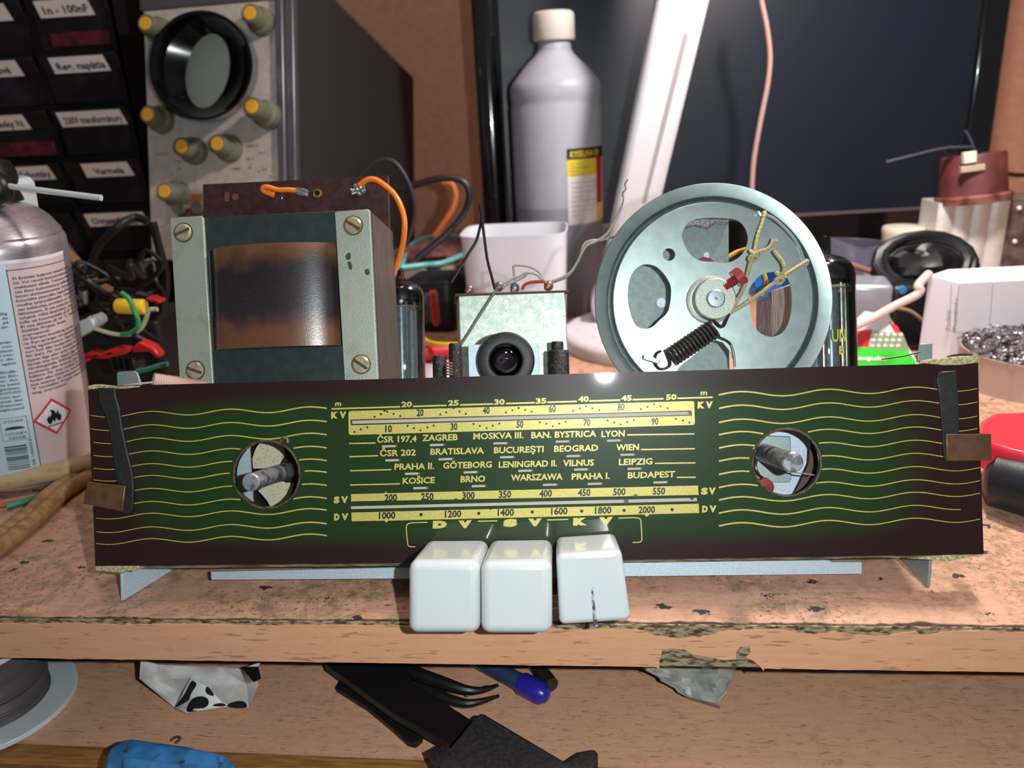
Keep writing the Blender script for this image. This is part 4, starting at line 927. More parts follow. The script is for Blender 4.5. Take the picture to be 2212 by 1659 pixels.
mb = MB(); mb.box(xa, xb, -.05, .4, zbm, zt_); mb.build('front_panel', fpm, scope, bevel=.06)
fr_m = mat('grey_metal_bezel', (118, 114, 122), .35, .7)
mb = MB(); mb.box(xb, xb+.55, -.35, .6, zbm, zc); mb.box(xb+.58, xc+.05, .0, .7, zbm, zc); mb.box(xa-.3, xb+.5, -.1, .5, zt_, zc)
mb.build('bezel', [fr_m], scope, bevel=.08)
# hood
hc = SF.at(452, 148, -.1); hcf = SF.at(434, 140, -3.0)
rh = (SF.at(556, 148, -.1)-hc).x; rh2 = (SF.at(545, 140, -3)-SF.at(323, 140, -3)).x/2
hf = SF.at(433, 132, -3.2)
mb = MB(); axh = V((hc.x, 0, hc.z))-V((SF.at(434, 141, -3.2)))
axh = V((0.15, 3.2, 0)); 
rim_ = [(434+112*math.cos(2*math.pi*i/96), 141+119*math.sin(2*math.pi*i/96)) for i in range(96)]
lens_ = []
for i in range(96):
    a = 2*math.pi*i/96; lens_.append((449+46*math.cos(a)-14*math.sin(a), 153+80*math.sin(a)+6*math.cos(a)))
ro = [SF.at(x, y, -3.2) for x, y in rim_]; cc_ = SF.at(434, 141, -3.2); ri = [cc_+(p-cc_)*.94+V((0, .05, 0)) for p in ro]
mid_ = [SF.at(x, y, -1.9) for x, y in [(a*.6+c*.4, b*.6+d*.4) for (a, b), (c, d) in zip(rim_, lens_)]]
le = [SF.at(x, y, -1.0) for x, y in lens_]; bk = [SF.at(x+12, y+6, -.05) for x, y in rim_]
n_ = 96; mb.add(bk+ro+ri+mid_+le, [(k_*n_+i, k_*n_+(i+1) % n_, (k_+1)*n_+(i+1) % n_, (k_+1)*n_+i) for k_ in range(4) for i in range(n_)]); mb.build('screen_hood', blackgl, scope, ang=40)
L3 = V((hc.x-hf.x, 3.2, hc.z-hf.z)).length
mb = MB().lathe([(0, -.15), (rh*.5, -.1), (rh*.9, 0)], hc+V((0, -.2, 0)), (0, 1, 0), 40); mb.build('tube_screen', mat('pale_scope_screen', (176, 178, 170), .3, coat=.3), scope)
kn = mat('grey_green_knob', (100, 100, 82), .5); kc = mat('yellow_knob_cap', (226, 168, 52), .5)
def knob(tip, L=1.75, r=.62):
    c = SF.at(tip[0], tip[1], -L); mb = MB()
    pr = [(0, 0), (r*.95, 0), (r*1.02, .06), (r*1.1, .5), (r*1.16, L*.6), (r*1.5, L*.66), (r*1.6, L), (0, L)]
    k_ = mb.lathe(pr, c, (0, 1, 0), 24).build('knob', kn, scope)
    MB().lathe([(0, -.05), (r*.72, -.05), (r*.76, .03)], c, (0, 1, 0), 22).build('knob_cap', kc, k_)
for t in ((540, 28), (314, 50), (319, 247), (392, 316), (469, 310), (355, 413)): knob(t)
knob((544, 230), 2.5)
mb = MB()
for (tx, x, y, w_) in (('FOCUS', 338, 336, 26), ('LEVEL', 373, 352, 18), ('AMPLIT', 530, 319, 28), ('mV', 560, 333, 14), ('0,1', 532, 346, 14), ('TIME', 498, 368, 20), ('ms', 565, 368, 12), ('1', 386, 368, 4), ('2', 368, 378, 4), ('5', 418, 394, 4), ('10', 535, 366, 8), ('20', 580, 385, 8), ('+', 540, 358, 5), ('X', 556, 374, 5)):
    ptext(mb, SF, -.06, tx, x, x+w_, y, 6, -.05, .01)
mb.build('panel_markings', mat('faded_print', (96, 88, 84), .6), scope)
MB().sheet([[(410, 418), (437, 419), (437, 466), (410, 466)]], lambda u, v: SF.at(u, v, -.055)).build('orange_patch', mat('orange_brown_patch', (160, 104, 70), .6), scope)
for (x, y) in ((385, 449), (424, 447)):
    c = SF.at(x, y, -.6); MB().lathe([(0, 0), (.45, 0), (.5, .55), (0, .55)], c, (0, 1, 0), 20).build('socket', kn, scope)

# ---- small parts cabinet
CBY = 58; CF_ = Frame((A(170, 250, CBY).x, CBY, 0)); xr1 = A(262, 140, CBY).x-CF_.o.x+.1; pw = 6.35; ph = 3.72
cab = thing('storage_cabinet', 'black small-parts cabinet with labelled drawers at the left behind the spray can', 'cabinet', CF_)
cabm = mat('black_cabinet_plastic', (18, 15, 18), .6, spec=.15); drm = mat('smoky_drawer_plastic', (26, 23, 28), .4, 0, spec=.25, c2=(42, 38, 46), ns=.5, lo=.5, hi=.7); labm = mat('white_paper_label', (240, 230, 224), .7); lpm = mat('black_label_print', (50, 44, 42), .7)
zc0 = A(170, 140, CBY).z        # height of the label in the row that is second from the top
redc = mat('dark_red_contents', (96, 26, 38), .5, c2=(60, 16, 26), ns=1.2)
xright = A(318, 460, CBY).x-CF_.o.x-.1
x_left = xr1-5*pw
mb = MB(); mb.box(x_left-1, xright, 1.6, 16, 0, 32)
for k in range(6): x = xr1-k*pw; mb.box(x-.16, x+.16, .1, 1.7, 0, 32)
mb.box(xr1+.1, xright, .1, 1.7, 0, 32)
rows_n = 8
for j in range(-1, rows_n): z = zc0+.95+ph*2-j*ph; mb.box(x_left-1, xright, .05, 1.7, max(z-.22, 0), max(z+.16, .2))
mb.build('cabinet_body', cabm, cab)
names = {(0, 0): '1n - 100nF', (0, 1): 'Reg. napätia', (0, 2): '230V transformátory', (0, 3): 'Varmela', (0, 4): 'Ostatné diódy', (1, 3): 'Zener, Schottky', (1, 2): 'Cievky N', (1, 1): 'Prúdové', (1, 0): '100u', (1, 4): 'LED'}
lw = {(0, 0): (.8, 4.8), (0, 1): (.9, 5.1), (0, 2): (.5, 5.5), (0, 3): (1.5, 5.2), (0, 4): (.8, 5.6), (1, 3): (.1, 5.2), (1, 2): (.6, 4.2), (1, 1): (.6, 4.7), (1, 0): (.6, 4.9), (1, 4): (1.3, 4.4)}
for ci in range(3):
    for ri in range(0, rows_n-1):
        zl_ = zc0+(1-ri)*ph+.0; xR = xr1-ci*pw-.22; xL = xR-pw+.44; z1_ = zl_+.72; z0_ = z1_-ph+.42
        if z0_ < .2: continue
        mb = MB()
        mb.c = 0; mb.hexa([V((xL, .45, z0_)), V((xR, .45, z0_)), V((xR, .25, z1_-1.25)), V((xL, .25, z1_-1.25))], [V((xL, 1.5, z0_)), V((xR, 1.5, z0_)), V((xR, 1.5, z1_-1.25)), V((xL, 1.5, z1_-1.25))])
        mb.hexa([V((xL, .2, z1_-1.3)), V((xR, .2, z1_-1.3)), V((xR, -.45, z1_-.1)), V((xL, -.45, z1_-.1))], [V((xL, .35, z1_-1.3)), V((xR, .35, z1_-1.3)), V((xR, -.3, z1_)), V((xL, -.3, z1_))])
        d_ = mb.build('drawer', drm, cab, bevel=.04)
        if (ci, ri) in lw or ci == 2:
            a_, b_ = lw.get((ci, ri), (.6, 4.6)); fx = lambda u, t, k=0: V((xL+u, .2-.65*t-.015-k, z1_-1.3+1.2*t))
            mb = MB(); mb.c = 0; mb.add([fx(a_-.15, .06), fx(b_, .06), fx(b_-.1, .94), fx(a_-.1, .94)], [(0, 1, 2, 3)])
            if (ci, ri) in names:
                t_ = names[(ci, ri)]; ww = min(len(t_)*.34, b_-a_-.45); xs_ = a_+(b_-a_-ww)*.5; mb.c = 1
                text(mb, t_, lambda u, v: fx(xs_+ww*u, .24+.40*v, .01), .03)
            mb.build('label', [labm, lpm], d_)
for (ci, ri, u0, u1, v0, v1) in ((0, 0, .9, 5.6, .1, 1.1), (1, 2, .2, 5.6, .1, 1.2)):
    zl_ = zc0+(1-ri)*ph; xL = xr1-ci*pw+.22-pw; z0_ = zl_+.72-ph+.42
    mb = MB(); mb.box(xL+u0, xL+u1, .27, .45, z0_+v0, z0_+v1); mb.build('drawer_contents', redc, cab, bevel=.15, seg=3)

# ---- tray with turquoise rim
P = [A(866, 578, 50.4), A(915, 572, 50.2), A(962, 566, 50), A(1012, 540, 54), A(992, 512, 60), A(930, 512, 57), A(888, 530, 54)]
zr = 4.3; PP = []
for p in P:      # same rim height all round
    t = (zr-CAMH)/(p.z-CAMH); PP.append(V((p.x*t, p.y*t, zr)))
TF2 = Frame((sum(p.x for p in PP)/7, sum(p.y for p in PP)/7, 0)); PL = [TF2.loc(p) for p in PP]
tray = thing('plastic_tray', 'clear plastic tray with a turquoise rim holding reddish cloth, beneath the oscilloscope cables', 'tray', TF2)
MB().tube(cr(PL+[PL[0]], 5), .21, 8).build('rim', mat('turquoise_plastic', (112, 200, 196), .4), tray)
n = len(PL); low = [V((p.x*.86, p.y*.86, .15)) for p in PL]
MB().add(PL+low, [(i, (i+1) % n, n+(i+1) % n, n+i) for i in range(n)]+[tuple(range(n, 2*n))]).build('tray_wall', mat('scuffed_clear_plastic', (150, 130, 122), .35, trans=0, c2=(110, 92, 88), ns=.8), tray, solid=.08)
mb = MB(); lump(mb, (0.3, 0, 3.6), (5.2, 3.6, 1.4), 3, .5, 12); mb.build('cloth', mat('dusty_red_cloth', (124, 78, 74), .9, c2=(80, 48, 46), ns=1.2, bump=1, bs=5), tray)
mb = MB().tube(cr([V((PL[2].x-1.6, PL[2].y-.25, 3.9)), V((PL[2].x-3.0, PL[2].y-.4, 2.0)), V((PL[2].x-4.2, PL[2].y-.5, .6)), V((PL[1].x, PL[1].y-.5, 1.2))], 6), .22, 8); mb.build('green_strap', mat('dark_green_strap', (24, 56, 44), .6), tray)

# ---- black unit with a red label
c = G(935, 722); c = V((c.x, c.y, 0)); UF = turned(c+V((0, 2.4, 0)), -8)
unit = thing('battery_pack', 'rounded black power unit with an orange-red label, behind the left radio tube', 'power unit', UF)
xa_, xb_ = UF.at(868, 660, -2).x, UF.at(978, 660, -2).x; hz = UF.at(930, 606, -2).z
MB().box(xa_, xb_, -2, 2.6, 0.05, hz).build('housing', mat('navy_black_plastic', (24, 26, 36), .45), unit, bevel=.6, seg=4)
mb = MB(); pp = [(929, 627), (939, 625), (945, 632), (951, 695), (945, 705), (938, 704), (933, 697), (927, 634)]
mb.c = 0; mb.sheet([pp], lambda u, v: UF.at(u, v, -2.02)); mb.c = 1
for k in range(9): ptext(mb, UF, -2.04, 'EPA'[k % 3], 932+k*.9, 941+k*.9, 640+k*7, 5, 0, .01)
mb.c = 2; mb.sheet([[(915, 632), (927, 630), (932, 696), (918, 699)]], lambda u, v: UF.at(u, v, -2.02))
mb.build('unit_label', [mat('orange_red_label', (206, 84, 66), .5), mat('dark_red_print', (120, 36, 36), .5), mat('worn_grey_label', (96, 96, 112), .6, c2=(50, 50, 64), ns=4)], unit)
cableG('wire', [(905, 722, 1.5), (920, 735, 1.5), (940, 742, 1.5), (975, 744, 1.5), (1010, 742, 1.4)], .14, mat('yellow_wire', (236, 196, 30), .45), 'short yellow wire lying behind the black capacitors', 'wire')
mb = MB(); p0, p1 = G(915, 765, .6), G(972, 758, .6); o0 = p0.copy(); mb.tube([V((0, 0, 0)), (p1-p0)*.4, p1-p0], [.56, .6, .5], 16)
o = mb.build('red_handle', mat('red_plastic_grip', (196, 40, 52), .4), bevel=.1); o.location = o0*S; tag(o, 'red plastic grip lying on the desk beneath the yellow wire', 'tool grip')
mb = MB(); pt = [G(x, y, .03) for x, y in ((890, 768), (1005, 764), (1010, 850), (890, 850))]; o0 = pt[0].copy(); mb.add([q-o0 for q in pt], [(0, 1, 2, 3)])
o = mb.build('paper_sheet', mat('white_paper', (222, 214, 222), .8), solid=.04); o.location = o0*S; tag(o, 'white sheet of paper on the desk, seen between tube and black capacitors', 'paper')

# ---- cables of the oscilloscope
cable('scope_cable', [(820, 420, 52), (855, 410, 52), (890, 402, 52), (940, 387, 52), (985, 386, 52), (1008, 400, 52), (1014, 425, 52), (1002, 462, 52), (970, 500, 51.5), (930, 535, 51), (900, 560, 50.5)], .22, wire_blk, 'thick black cable looping out from the oscilloscope over the turquoise tray', 'cable')
cable('scope_cable', [(760, 400, 50), (790, 365, 50), (818, 348, 50), (848, 348, 50), (872, 375, 50), (888, 410, 50), (896, 450, 50), (890, 490, 50), (876, 530, 50)], .15, mat('dark_grey_cable', (40, 36, 42), .5), 'thin dark cable arching against the side of the oscilloscope', 'cable')
cable('orange_lead', [(955, 394, 62), (975, 398, 62), (984, 420, 62), (978, 450, 62), (960, 480, 62), (940, 510, 62)], .25, mat('brown_orange_lead', (190, 104, 50), .5), 'brown-orange lead curving down between oscilloscope and wall', 'cable')

# ---- things right of the drum
# red wound yoke on a fluted aluminium block
KY = 60; c = A(2105, 436, KY); KF = Frame((c.x, KY, 0)); hk_ = c.z
blk = thing('heat_sink', 'fluted silver aluminium block carrying a red-brown coil, in front of the monitor edge', 'heat sink', KF)
alu = mat('brushed_aluminium', (232, 228, 222), .42, .3, c2=(220, 214, 208), ns=1.5)
x0_, x1_ = KF.at(2020, 500).x, KF.at(2172, 500).x
pr = []; nf = 4; wdt = (x1_-x0_)
for i in range(nf*8+1):
    t = i/(nf*8); pr.append((x0_+wdt*t, -.22*abs(math.sin(math.pi*t*nf))))
mb = MB(); mb.slab([[(a, b) for a, b in pr]+[(x1_, 3), (x0_, 3)]], lambda u, v, k: V((u, v, 0 if k else hk_))); mb.build('fluted_block', alu, blk, ang=50)
x2_ = KF.at(2260, 500).x; mb = MB().box(x1_, x2_, .4, 3.2, 0, hk_+.1)
pl_ = mb.build('side_plate', mat('tarnished_plate', (124, 110, 104), .45, .4, c2=(88, 74, 70), ns=1), blk, bevel=.06)
for (x, y) in ((2202, 450), (2192, 522)): MB().ball(KF.at(x, y, .35), .18, 8).build('screw', alu, pl_)
cd = KF.at(2058, 565, -1.0); MB().lathe([(0, 0), (1.15, 0), (1.25, .1), (1.25, .7), (0, .7)], cd, (0, 1, 0), 32).build('round_spacer', mat('pale_disc', (206, 198, 190), .5), blk)
YF = turned(A(2105, 425, KY+.6), 0, -6, -5)
yk = thing('wound_coil', 'red-brown round wound coil with a small white connector, on top of the aluminium block', 'coil', YF)
ry_ = (YF.at(2172, 380).x-YF.at(2034, 380).x)/2
red_c = mat('red_brown_coil', (104, 52, 50), .55, c2=(84, 40, 40), ns=.7)
cx_ = YF.at(2102, 380).x; hh = YF.at(2100, 338).z
MB().lathe([(ry_*.5, 0), (ry_*1.02, 0), (ry_*1.0, .6), (ry_*.96, hh), (ry_*.92, hh+.15), (ry_*.55, hh+.15), (ry_*.5, hh)], (cx_, 0, 0), (0, 0, 1), 48).build('winding', red_c, yk)
MB().lathe([(ry_*.6, -.45), (ry_*1.12, -.4), (ry_*1.16, .1), (ry_*1.1, .22), (ry_*.6, .2)], (cx_, 0, 0), (0, 0, 1), 48).build('flange', mat('amber_plastic_flange', (140, 92, 84), .4, c2=(96, 48, 42), ns=.8), yk)
q = YF.at(2097, 340, -ry_*1.05); MB().box(q.x-.42, q.x+.42, q.y, q.y+.5, q.z-.4, q.z+.4).build('connector', mat('white_connector', (220, 214, 200), .5), yk, bevel=.06)
MB().box(q.x-.6, q.x+1.0, q.y+.02, q.y+.4, q.z-1.0, q.z-.55).build('connector_strip', mat('yellowish_strip', (176, 160, 136), .6), yk, bevel=.05)
MB().tube(cr([YF.at(x, y, -1.5) for x, y in ((2098, 318), (2070, 318), (2030, 322), (1975, 335), (1914, 350))], 5), .1, 8).build('lead_wire', mat('dark_violet_wire', (52, 48, 64), .5), yk)
MB().tube(cr([YF.at(x, y, -1.5) for x, y in ((2104, 322), (2096, 300), (2085, 282))], 5), .08, 8).build('lead_wire', mat('slate_wire', (56, 58, 76), .5), yk)
MB().tube(cr([YF.at(x, y, -1.2) for x, y in ((2055, 330), (2040, 322), (2060, 318), (2075, 328), (2110, 325), (2118, 330))], 5), .14, 8).build('lead_wire', black, yk)
cable('wall_cable', [(2150, 372, 75), (2180, 376, 76), (2212, 378, 77), (2300, 370, 78)], .2, wire_blk, 'black cable passing the bare wall at the far right of the monitor')
# white roll
c = A(1955, 490, 63); CFr = Frame((c.x, 63, 0)); rr_ = (A(2000, 500, 63)-A(1905, 500, 63)).length/2
o = MB().lathe([(0, 0), (rr_*.72, 0), (rr_*.96, c.z-.5), (rr_, c.z-.2), (rr_*.95, c.z), (rr_*.1, c.z+.05), (0, c.z+.04)], (0, 0, 0), (0, 0, 1), 40).build('white_cup', mat('matt_white_cup', (212, 202, 190), .6), ang=40)
o.location = CFr.o*S; tag(o, 'upturned off-white cup standing below the monitor, left of the aluminium block', 'cup')
# ring of black cable and black box
c = G(2010, 640); c.y -= 3; KF2 = Frame((c.x, c.y, 0))
mb = MB(); pts = []
for i in range(161):
    a = i/16*2*math.pi; pts.append(V((2.9*math.cos(a)+.3*math.sin(a*.3), 1.2*math.sin(a)*.8, 3.6+1.7*math.sin(a)*.9+.4*math.sin(a*.37+1))))
lump(mb, (0, .3, 3.2), (2.4, 1.1, 1.6), 5, .6, 10); mb.tube(pts, .3, 8); o = mb.build('coiled_cable', wire_blk); o.location = V((A(2005, 578, 52).x, 52.5, A(2005, 578, 52).z-3.6))*S; tag(o, 'coiled black cable behind the black box, beneath the off-white cup', 'cable')
c = A(1975, 660, 50); BX = turned(V((c.x, 50, 0)), 4); bx = thing('adapter', 'black adapter box with a small blue light, beside the white folded carton', 'adapter', BX)
MB().box(BX.at(1925, 650).x, BX.at(2025, 650).x, 0, 4, .05, BX.at(1975, 616).z).build('housing', mat('dark_blue_black', (20, 22, 30), .4), bx, bevel=.5, seg=4)
MB().lathe([(0, -.05), (.25, -.04), (.28, .1)], BX.at(1950, 627), (0, 1, 0), 16).build('blue_light', mat('blue_lens', (60, 130, 190), .3), bx)
MB().tube(cr([BX.at(x, y, -.4) for x, y in ((1935, 665), (1965, 672), (1990, 690), (2012, 712))], 6), .12, 8).build('thin_brown_wire', mat('brown_wire', (150, 116, 100), .5), bx)
# silver box with flash glint
c = A(1890, 650, 49); SV = turned(V((c.x, 49, 0)), -12, 0); o = MB().box(SV.at(1832, 650).x, SV.at(1928, 650).x, 0, 3, .05, SV.at(1890, 616).z).build('metal_box', mat('silver_box', (170, 174, 186), .3, .5), bevel=.3, seg=3)
o.matrix_world = SV.mat(); tag(o, 'small silver metal box between the radio tube and the black adapter', 'box')
# clear bag leaning
c = A(1860, 620, 55); SB = turned(V((c.x, 55, 0)), -3, -8)
pts = [(1795, 512), (1868, 516), (1934, 522), (1933, 560), (1930, 612), (1860, 624), (1795, 606)]
cb = mat('clear_crinkled_film', (122, 118, 138), .3, trans=0, alpha=.45, bump=1, bs=1.2)
mb = MB(); mb.sheet([pts], lambda u, v: SB.at(u, v, .3*math.sin(u*.05)))
o = mb.build('plastic_bag', cb, solid=.05); o.matrix_world = SB.mat(); tag(o, 'crinkled clear plastic bag standing behind the silver box', 'bag')
cable('pink_lead', [(1840, 708, 45), (1880, 690, 45.5), (1930, 662, 46), (1975, 640, 46.5), (1988, 628, 46.6), (1984, 616, 46.8), (2006, 592, 48)], .26, mat('pale_pink_lead', (206, 180, 172), .5), 'bent pale pink lead running up toward the black adapter')
cable('copper_wire', [(1800, 560, 54), (1850, 576, 54), (1900, 592, 54), (1950, 605, 54)], .2, mat('copper_brown_wire', (140, 100, 92), .5), 'copper-brown wire lying across the clear bag')
# packet
PKF = turned(G(1915, 830), -4, -30)
mb = MB(); outl = [(1838, 700), (1868, 672), (1920, 680), (1932, 702), (1980, 778), (1980, 800), (1838, 800)]
mb.slab([outl], lambda u, v, k: PKF.at(u, v, 0)+V((0, .5*k, 0)))
def pk(pts, c_): mb.c = c_; mb.sheet([pts], lambda u, v: PKF.at(u, v, -.02-.004*c_))
pk([(1838, 715), (1885, 712), (1876, 750), (1838, 750)], 1); pk([(1838, 748), (1960, 756), (1978, 780), (1979, 800), (1838, 800)], 2)
pk([(1888, 716), (1950, 720), (1965, 758), (1876, 752)], 3); pk([(1920, 694), (1938, 704), (1952, 728), (1936, 724)], 1)
for i in range(5):
    for j in range(3): x, y = 1890+i*14-j*3, 722+j*12; pk(circ(x, y, 5.2, 8, 3.6), 4)
mb.c = 0; ptext(mb, PKF, -.06, 'equia', 1850, 1915, 777, 9, .02, .05)
o = mb.build('packet', [mat('white_packet_film', (214, 206, 214), .4), mat('packet_red', (206, 52, 60), .4), mat('packet_green', (60, 196, 50), .4), mat('packet_grey_green', (124, 140, 112), .5), mat('packet_pale_tablets', (196, 200, 186), .5)])
o.matrix_world = PKF.mat(); tag(o, 'white, red and green plastic packet leaning behind the right end of the dial', 'packet')
# white folded carton
c = G(2046, 792); WB = turned(c, 4, 0)
wb = thing('folded_carton', 'white folded paper carton with printed form lines behind the tin of metal wool', 'carton', WB)
x0_, x1_ = 0, WB.at(2290, 700).x; hz = WB.at(2048, 613).z
pap = mat('white_form_paper', (222, 218, 226), .6); prn = mat('grey_form_print', (140, 138, 146), .7)
mb = MB(); F0 = [V((0, 0, 0)), V((x1_, 0, 0)), V((x1_, 0, hz)), V((0, 0, hz))]
L0 = V((-1.25, 1.2, 0)); mb.add([F0[0], F0[1], F0[2], F0[3], L0, L0+V((0, 0, hz+.25)), V((x1_, 2.2, hz+.35)), V((.4, 2.2, hz+.35)), V((x1_, 2.2, 0)), V((.4, 2.2, 0))],
       [(0, 1, 2, 3), (4, 0, 3, 5), (5, 3, 2, 6, 7), (4, 5, 7, 9), (9, 7, 6, 8), (1, 8, 6, 2)])
mb.build('carton_body', pap, wb)
mb = MB(); psh = lambda pts: mb.sheet([pts], lambda u, v: WB.at(u, v, -.02))
def ln(x0, y0, x1, y1, w_=1.2):
    d_ = V((x1-x0, y1-y0)).normalized(); n_ = V((-d_.y, d_.x))*w_/2; psh([(x0+n_.x, y0+n_.y), (x1+n_.x, y1+n_.y), (x1-n_.x, y1-n_.y), (x0-n_.x, y0-n_.y)])
ln(2055, 616, 2052, 716); ln(2072, 616, 2060, 716); ln(2145, 612, 2136, 722); ln(2052, 716, 2136, 722); ln(2064, 640, 2063, 640.5)
def vtext(t, x, y0, y1, h): text(mb, t, lambda u, v: WB.at(x-v*h+3*u, y0+(y1-y0)*u, -.02), .005)
vtext('Podpis:', 2050, 713, 668, 8); vtext('Poznámka:', 2066, 713, 640, 8.5)
mb.build('form_print', prn, wb)
# tin of metal wool
c = G(2262, 850, 0); rT = (G(2262, 850)-G(2100, 850)).length; c = V((c.x, c.y+rT*.45, 0)); TFn = Frame(c)
tin = thing('metal_wool_tin', 'round pinkish tin filled with silvery metal turnings at the right behind the red-handled pliers', 'tin', TFn)
rT = abs(TFn.at(2079, 800, 0).x); hT = 2.1
tinm = mat('satin_tin', (188, 168, 160), .4, .35)
MB().lathe([(0, 0), (rT*.985, 0), (rT*.985, hT-.08), (rT, hT), (rT*.97, hT), (rT*.96, .1), (0, .1)], (0, 0, 0), (0, 0, 1), 80).build('tin_body', tinm, tin)
mb = MB(); rw = random.Random(11)
b = len(mb.v); mb.lathe([(0, hT+.7), (rT*.4, hT+.65), (rT*.75, hT+.3), (rT*.93, hT-.25), (rT*.93, hT-.7), (0, hT-.7)], (0, 0, 0), (0, 0, 1), 30)
for k in range(900):
    a = rw.uniform(0, 6.283); q = rT*.93*math.sqrt(rw.random()); z = hT+.05+.75*(1-(q/rT)**2); p = V((q*math.cos(a), q*math.sin(a), z))
    t1 = rw.uniform(0, 6.283); L_ = rw.uniform(.3, .9); w_ = rw.uniform(.03, .09); ps = []
    for i in range(6):
        th = t1+i*rw.uniform(.4, .9); p = p+V((math.cos(th), math.sin(th), rw.uniform(-.5, .5)))*L_/5; ps.append(p)
    vs = []
    for i, pt_ in enumerate(ps):
        dvv = V((rw.uniform(-1, 1), rw.uniform(-1, 1), rw.uniform(-.4, 1))).normalized()*w_; vs += [pt_-dvv, pt_+dvv]
    mb.add(vs, [(2*i, 2*i+1, 2*i+3, 2*i+2) for i in range(5)])
o = mb.build('metal_wool', mat('steel_turnings', (196, 190, 196), .3, .8, c2=(70, 64, 70), ns=2.5, lo=.45, hi=.6), tin, ang=180); o['kind'] = 'stuff'

# ---- pliers with red handle and black grip
c = G(2200, 1010); PF = Frame(c)
pli = thing('pliers', 'pliers with a red plastic handle and black rubber grip lying right of the radio', 'pliers', PF)
def hz_slab(pts, z0, z1, name, m, par, F, bevel=.3):
    L = [F.loc(WF.flat(x, y, z1)) for x, y in pts]
    return MB().slab([[(q.x, q.y) for q in L]], lambda u, v, k: V((u, v, z1-F.o.z if k == 0 else z0-F.o.z))).build(name, m, par, bevel=bevel, seg=5, ang=60)
hz_slab([(2114, 920), (2120, 900), (2146, 886), (2200, 884), (2330, 880), (2330, 985), (2240, 985), (2170, 968), (2116, 950)], 1.4, 2.7, 'red_handle', mat('bright_red_plastic', (212, 44, 64), .4, coat=.2), pli, PF, .55)
mb = MB(); cpt = [G(2124, 1030, 1.15), G(2150, 1034, 1.15), G(2190, 1044, 1.2), G(2240, 1058, 1.25), G(2330, 1088, 1.3)]
L_ = [PF.loc(q) for q in cr(cpt, 5)]; nn = len(L_)
mb.tube(L_, [(.35+.8*min(1, (i/5)**.5)) for i in range(nn)], 20); mb.build('rubber_grip', mat('grip_rubber', (26, 26, 31), .4, c2=(32, 32, 38), ns=5, bump=.15, bs=18), pli, ang=180)

# ---- spray can at the left
c0 = G(62, 1012)+V((0, 0, .34)); SCF = turned(c0, 0, 0, 6.2)
can_t = thing('spray_can', 'silver aerosol can with Finnish and Swedish text label and white spray straw', 'spray can', SCF)
rS = 3.3
hs = on_cyl(SCF, rS, 60, 560).z; h_lb = on_cyl(SCF, rS, 60, 1028).z
silver = mat('brushed_can_aluminium', (176, 168, 178), .34, .75, c2=(196, 188, 196), ns=3, st=(1, 1, 6))
MB().lathe([(0, .1), (rS*.9, .0), (rS*1.02, .12), (rS*1.02, .45), (rS, .55), (rS, hs+.25), (rS*.99, hs+.6), (rS*.95, hs+.8), (rS*.95, hs+.9), (rS*.93, hs+1.0), (rS*.82, hs+1.5), (rS*.66, hs+1.95), (rS*.5, hs+2.3), (rS*.5, hs+2.35), (0, hs+2.4)], (0, 0, 0), (0, 0, 1), 72).build('can_body', silver, can_t, ang=30)
ab = ang(on_cyl(SCF, rS, 52, 800)); a_l, a_r = -1.5, 1.75
pinkp = mat('pale_pink_label', (206, 186, 186), .35, coat=.2); bluep = mat('pale_blue_label', (190, 214, 224), .35, coat=.2); tx_m = mat('dark_label_text', (44, 46, 58), .5)
mb = MB(); mb.c = 0; cylpatch(mb, rS, a_l, ab, max(h_lb, .55), hs, 60, .015); mb.c = 1; cylpatch(mb, rS, ab, a_r, max(h_lb, .55), hs, 60, .015)
mb.c = 2; cylpatch(mb, rS, ab-.008, ab+.004, max(h_lb, .55), hs-.35, 1, .02); cylpatch(mb, rS, ab, a_r, hs-.42, hs-.38, 16, .02)
mb.c = 3; cylpatch(mb, rS, a_l, a_r, hs-.12, hs+.05, 60, .03)
mb.c = 2
FI = ['FI Erittäin helposti syttyvä aeroso-', 'liö: Voi revetä kuumennettaessa. Ärsyttää voi-', 'makkaasti silmiä. Toistuva altistus voi aiheut-', 'taa ihon kuivumista ja halkeilua. Säilytä', 'lasten ulottumattomissa. Suojaa kuumuudelta,', 'kuumilta pinnoilta, kipinöiltä, avotulelta ja', 'muilta sytytyslähteiltä. Tupakointi kielletty. Ei', 'saa suihkuttaa avotuleen tai muuhun sytytys-', 'lähteeseen. Ei saa puhkaista tai polttaa edes', 'tyhjänä. Vältä lämpötiloja. Suojaa auringonva-', 'lolle tai kuumuudelle yli 50 °C lämpötiloille.', 'Ei saa altistaa yli 50 °C. Hävitä säiliö.', 'Sisältää: Propan, butan,', 'isopropanoli.', 'SV Extremt brandfarlig aeroso-', 're: Kan sprängas vid uppvärmning. Orsakar all-', 'varlig ögonirritation. Upprepad kontakt kan ge', 'torr hud eller hudsprickor. Förvaras oåtkomligt', 'för barn. Får inte utsättas för värme, heta ytor,', 'öppen låga eller andra antändningskällor.', 'Spreja inte över öppen låga eller annan', 'tändningskälla. Rökning förbjuden. Får inte', 'punkteras eller brännas, gäller även tömd be-', 'hållare. Får inte utsättas för solljus. Skydda', 'huden eller kläderna. Innehållet lämnas', 'inte utsättas för temperaturer över 50 °C.', '"F. Innehåller: Propan, butan, solventnafta', 'ning, isopropanol.']
zt0 = on_cyl(SCF, rS, 12, 604).z; zt1 = on_cyl(SCF, rS, 60, 860).z; nl = len(FI); lh = (zt0-zt1)/nl
for i, t_ in enumerate(FI): cyltext(mb, t_, rS, ab+.05, zt0-lh*(i+.25), lh*.66, len(t_)*.094, .035, .012)
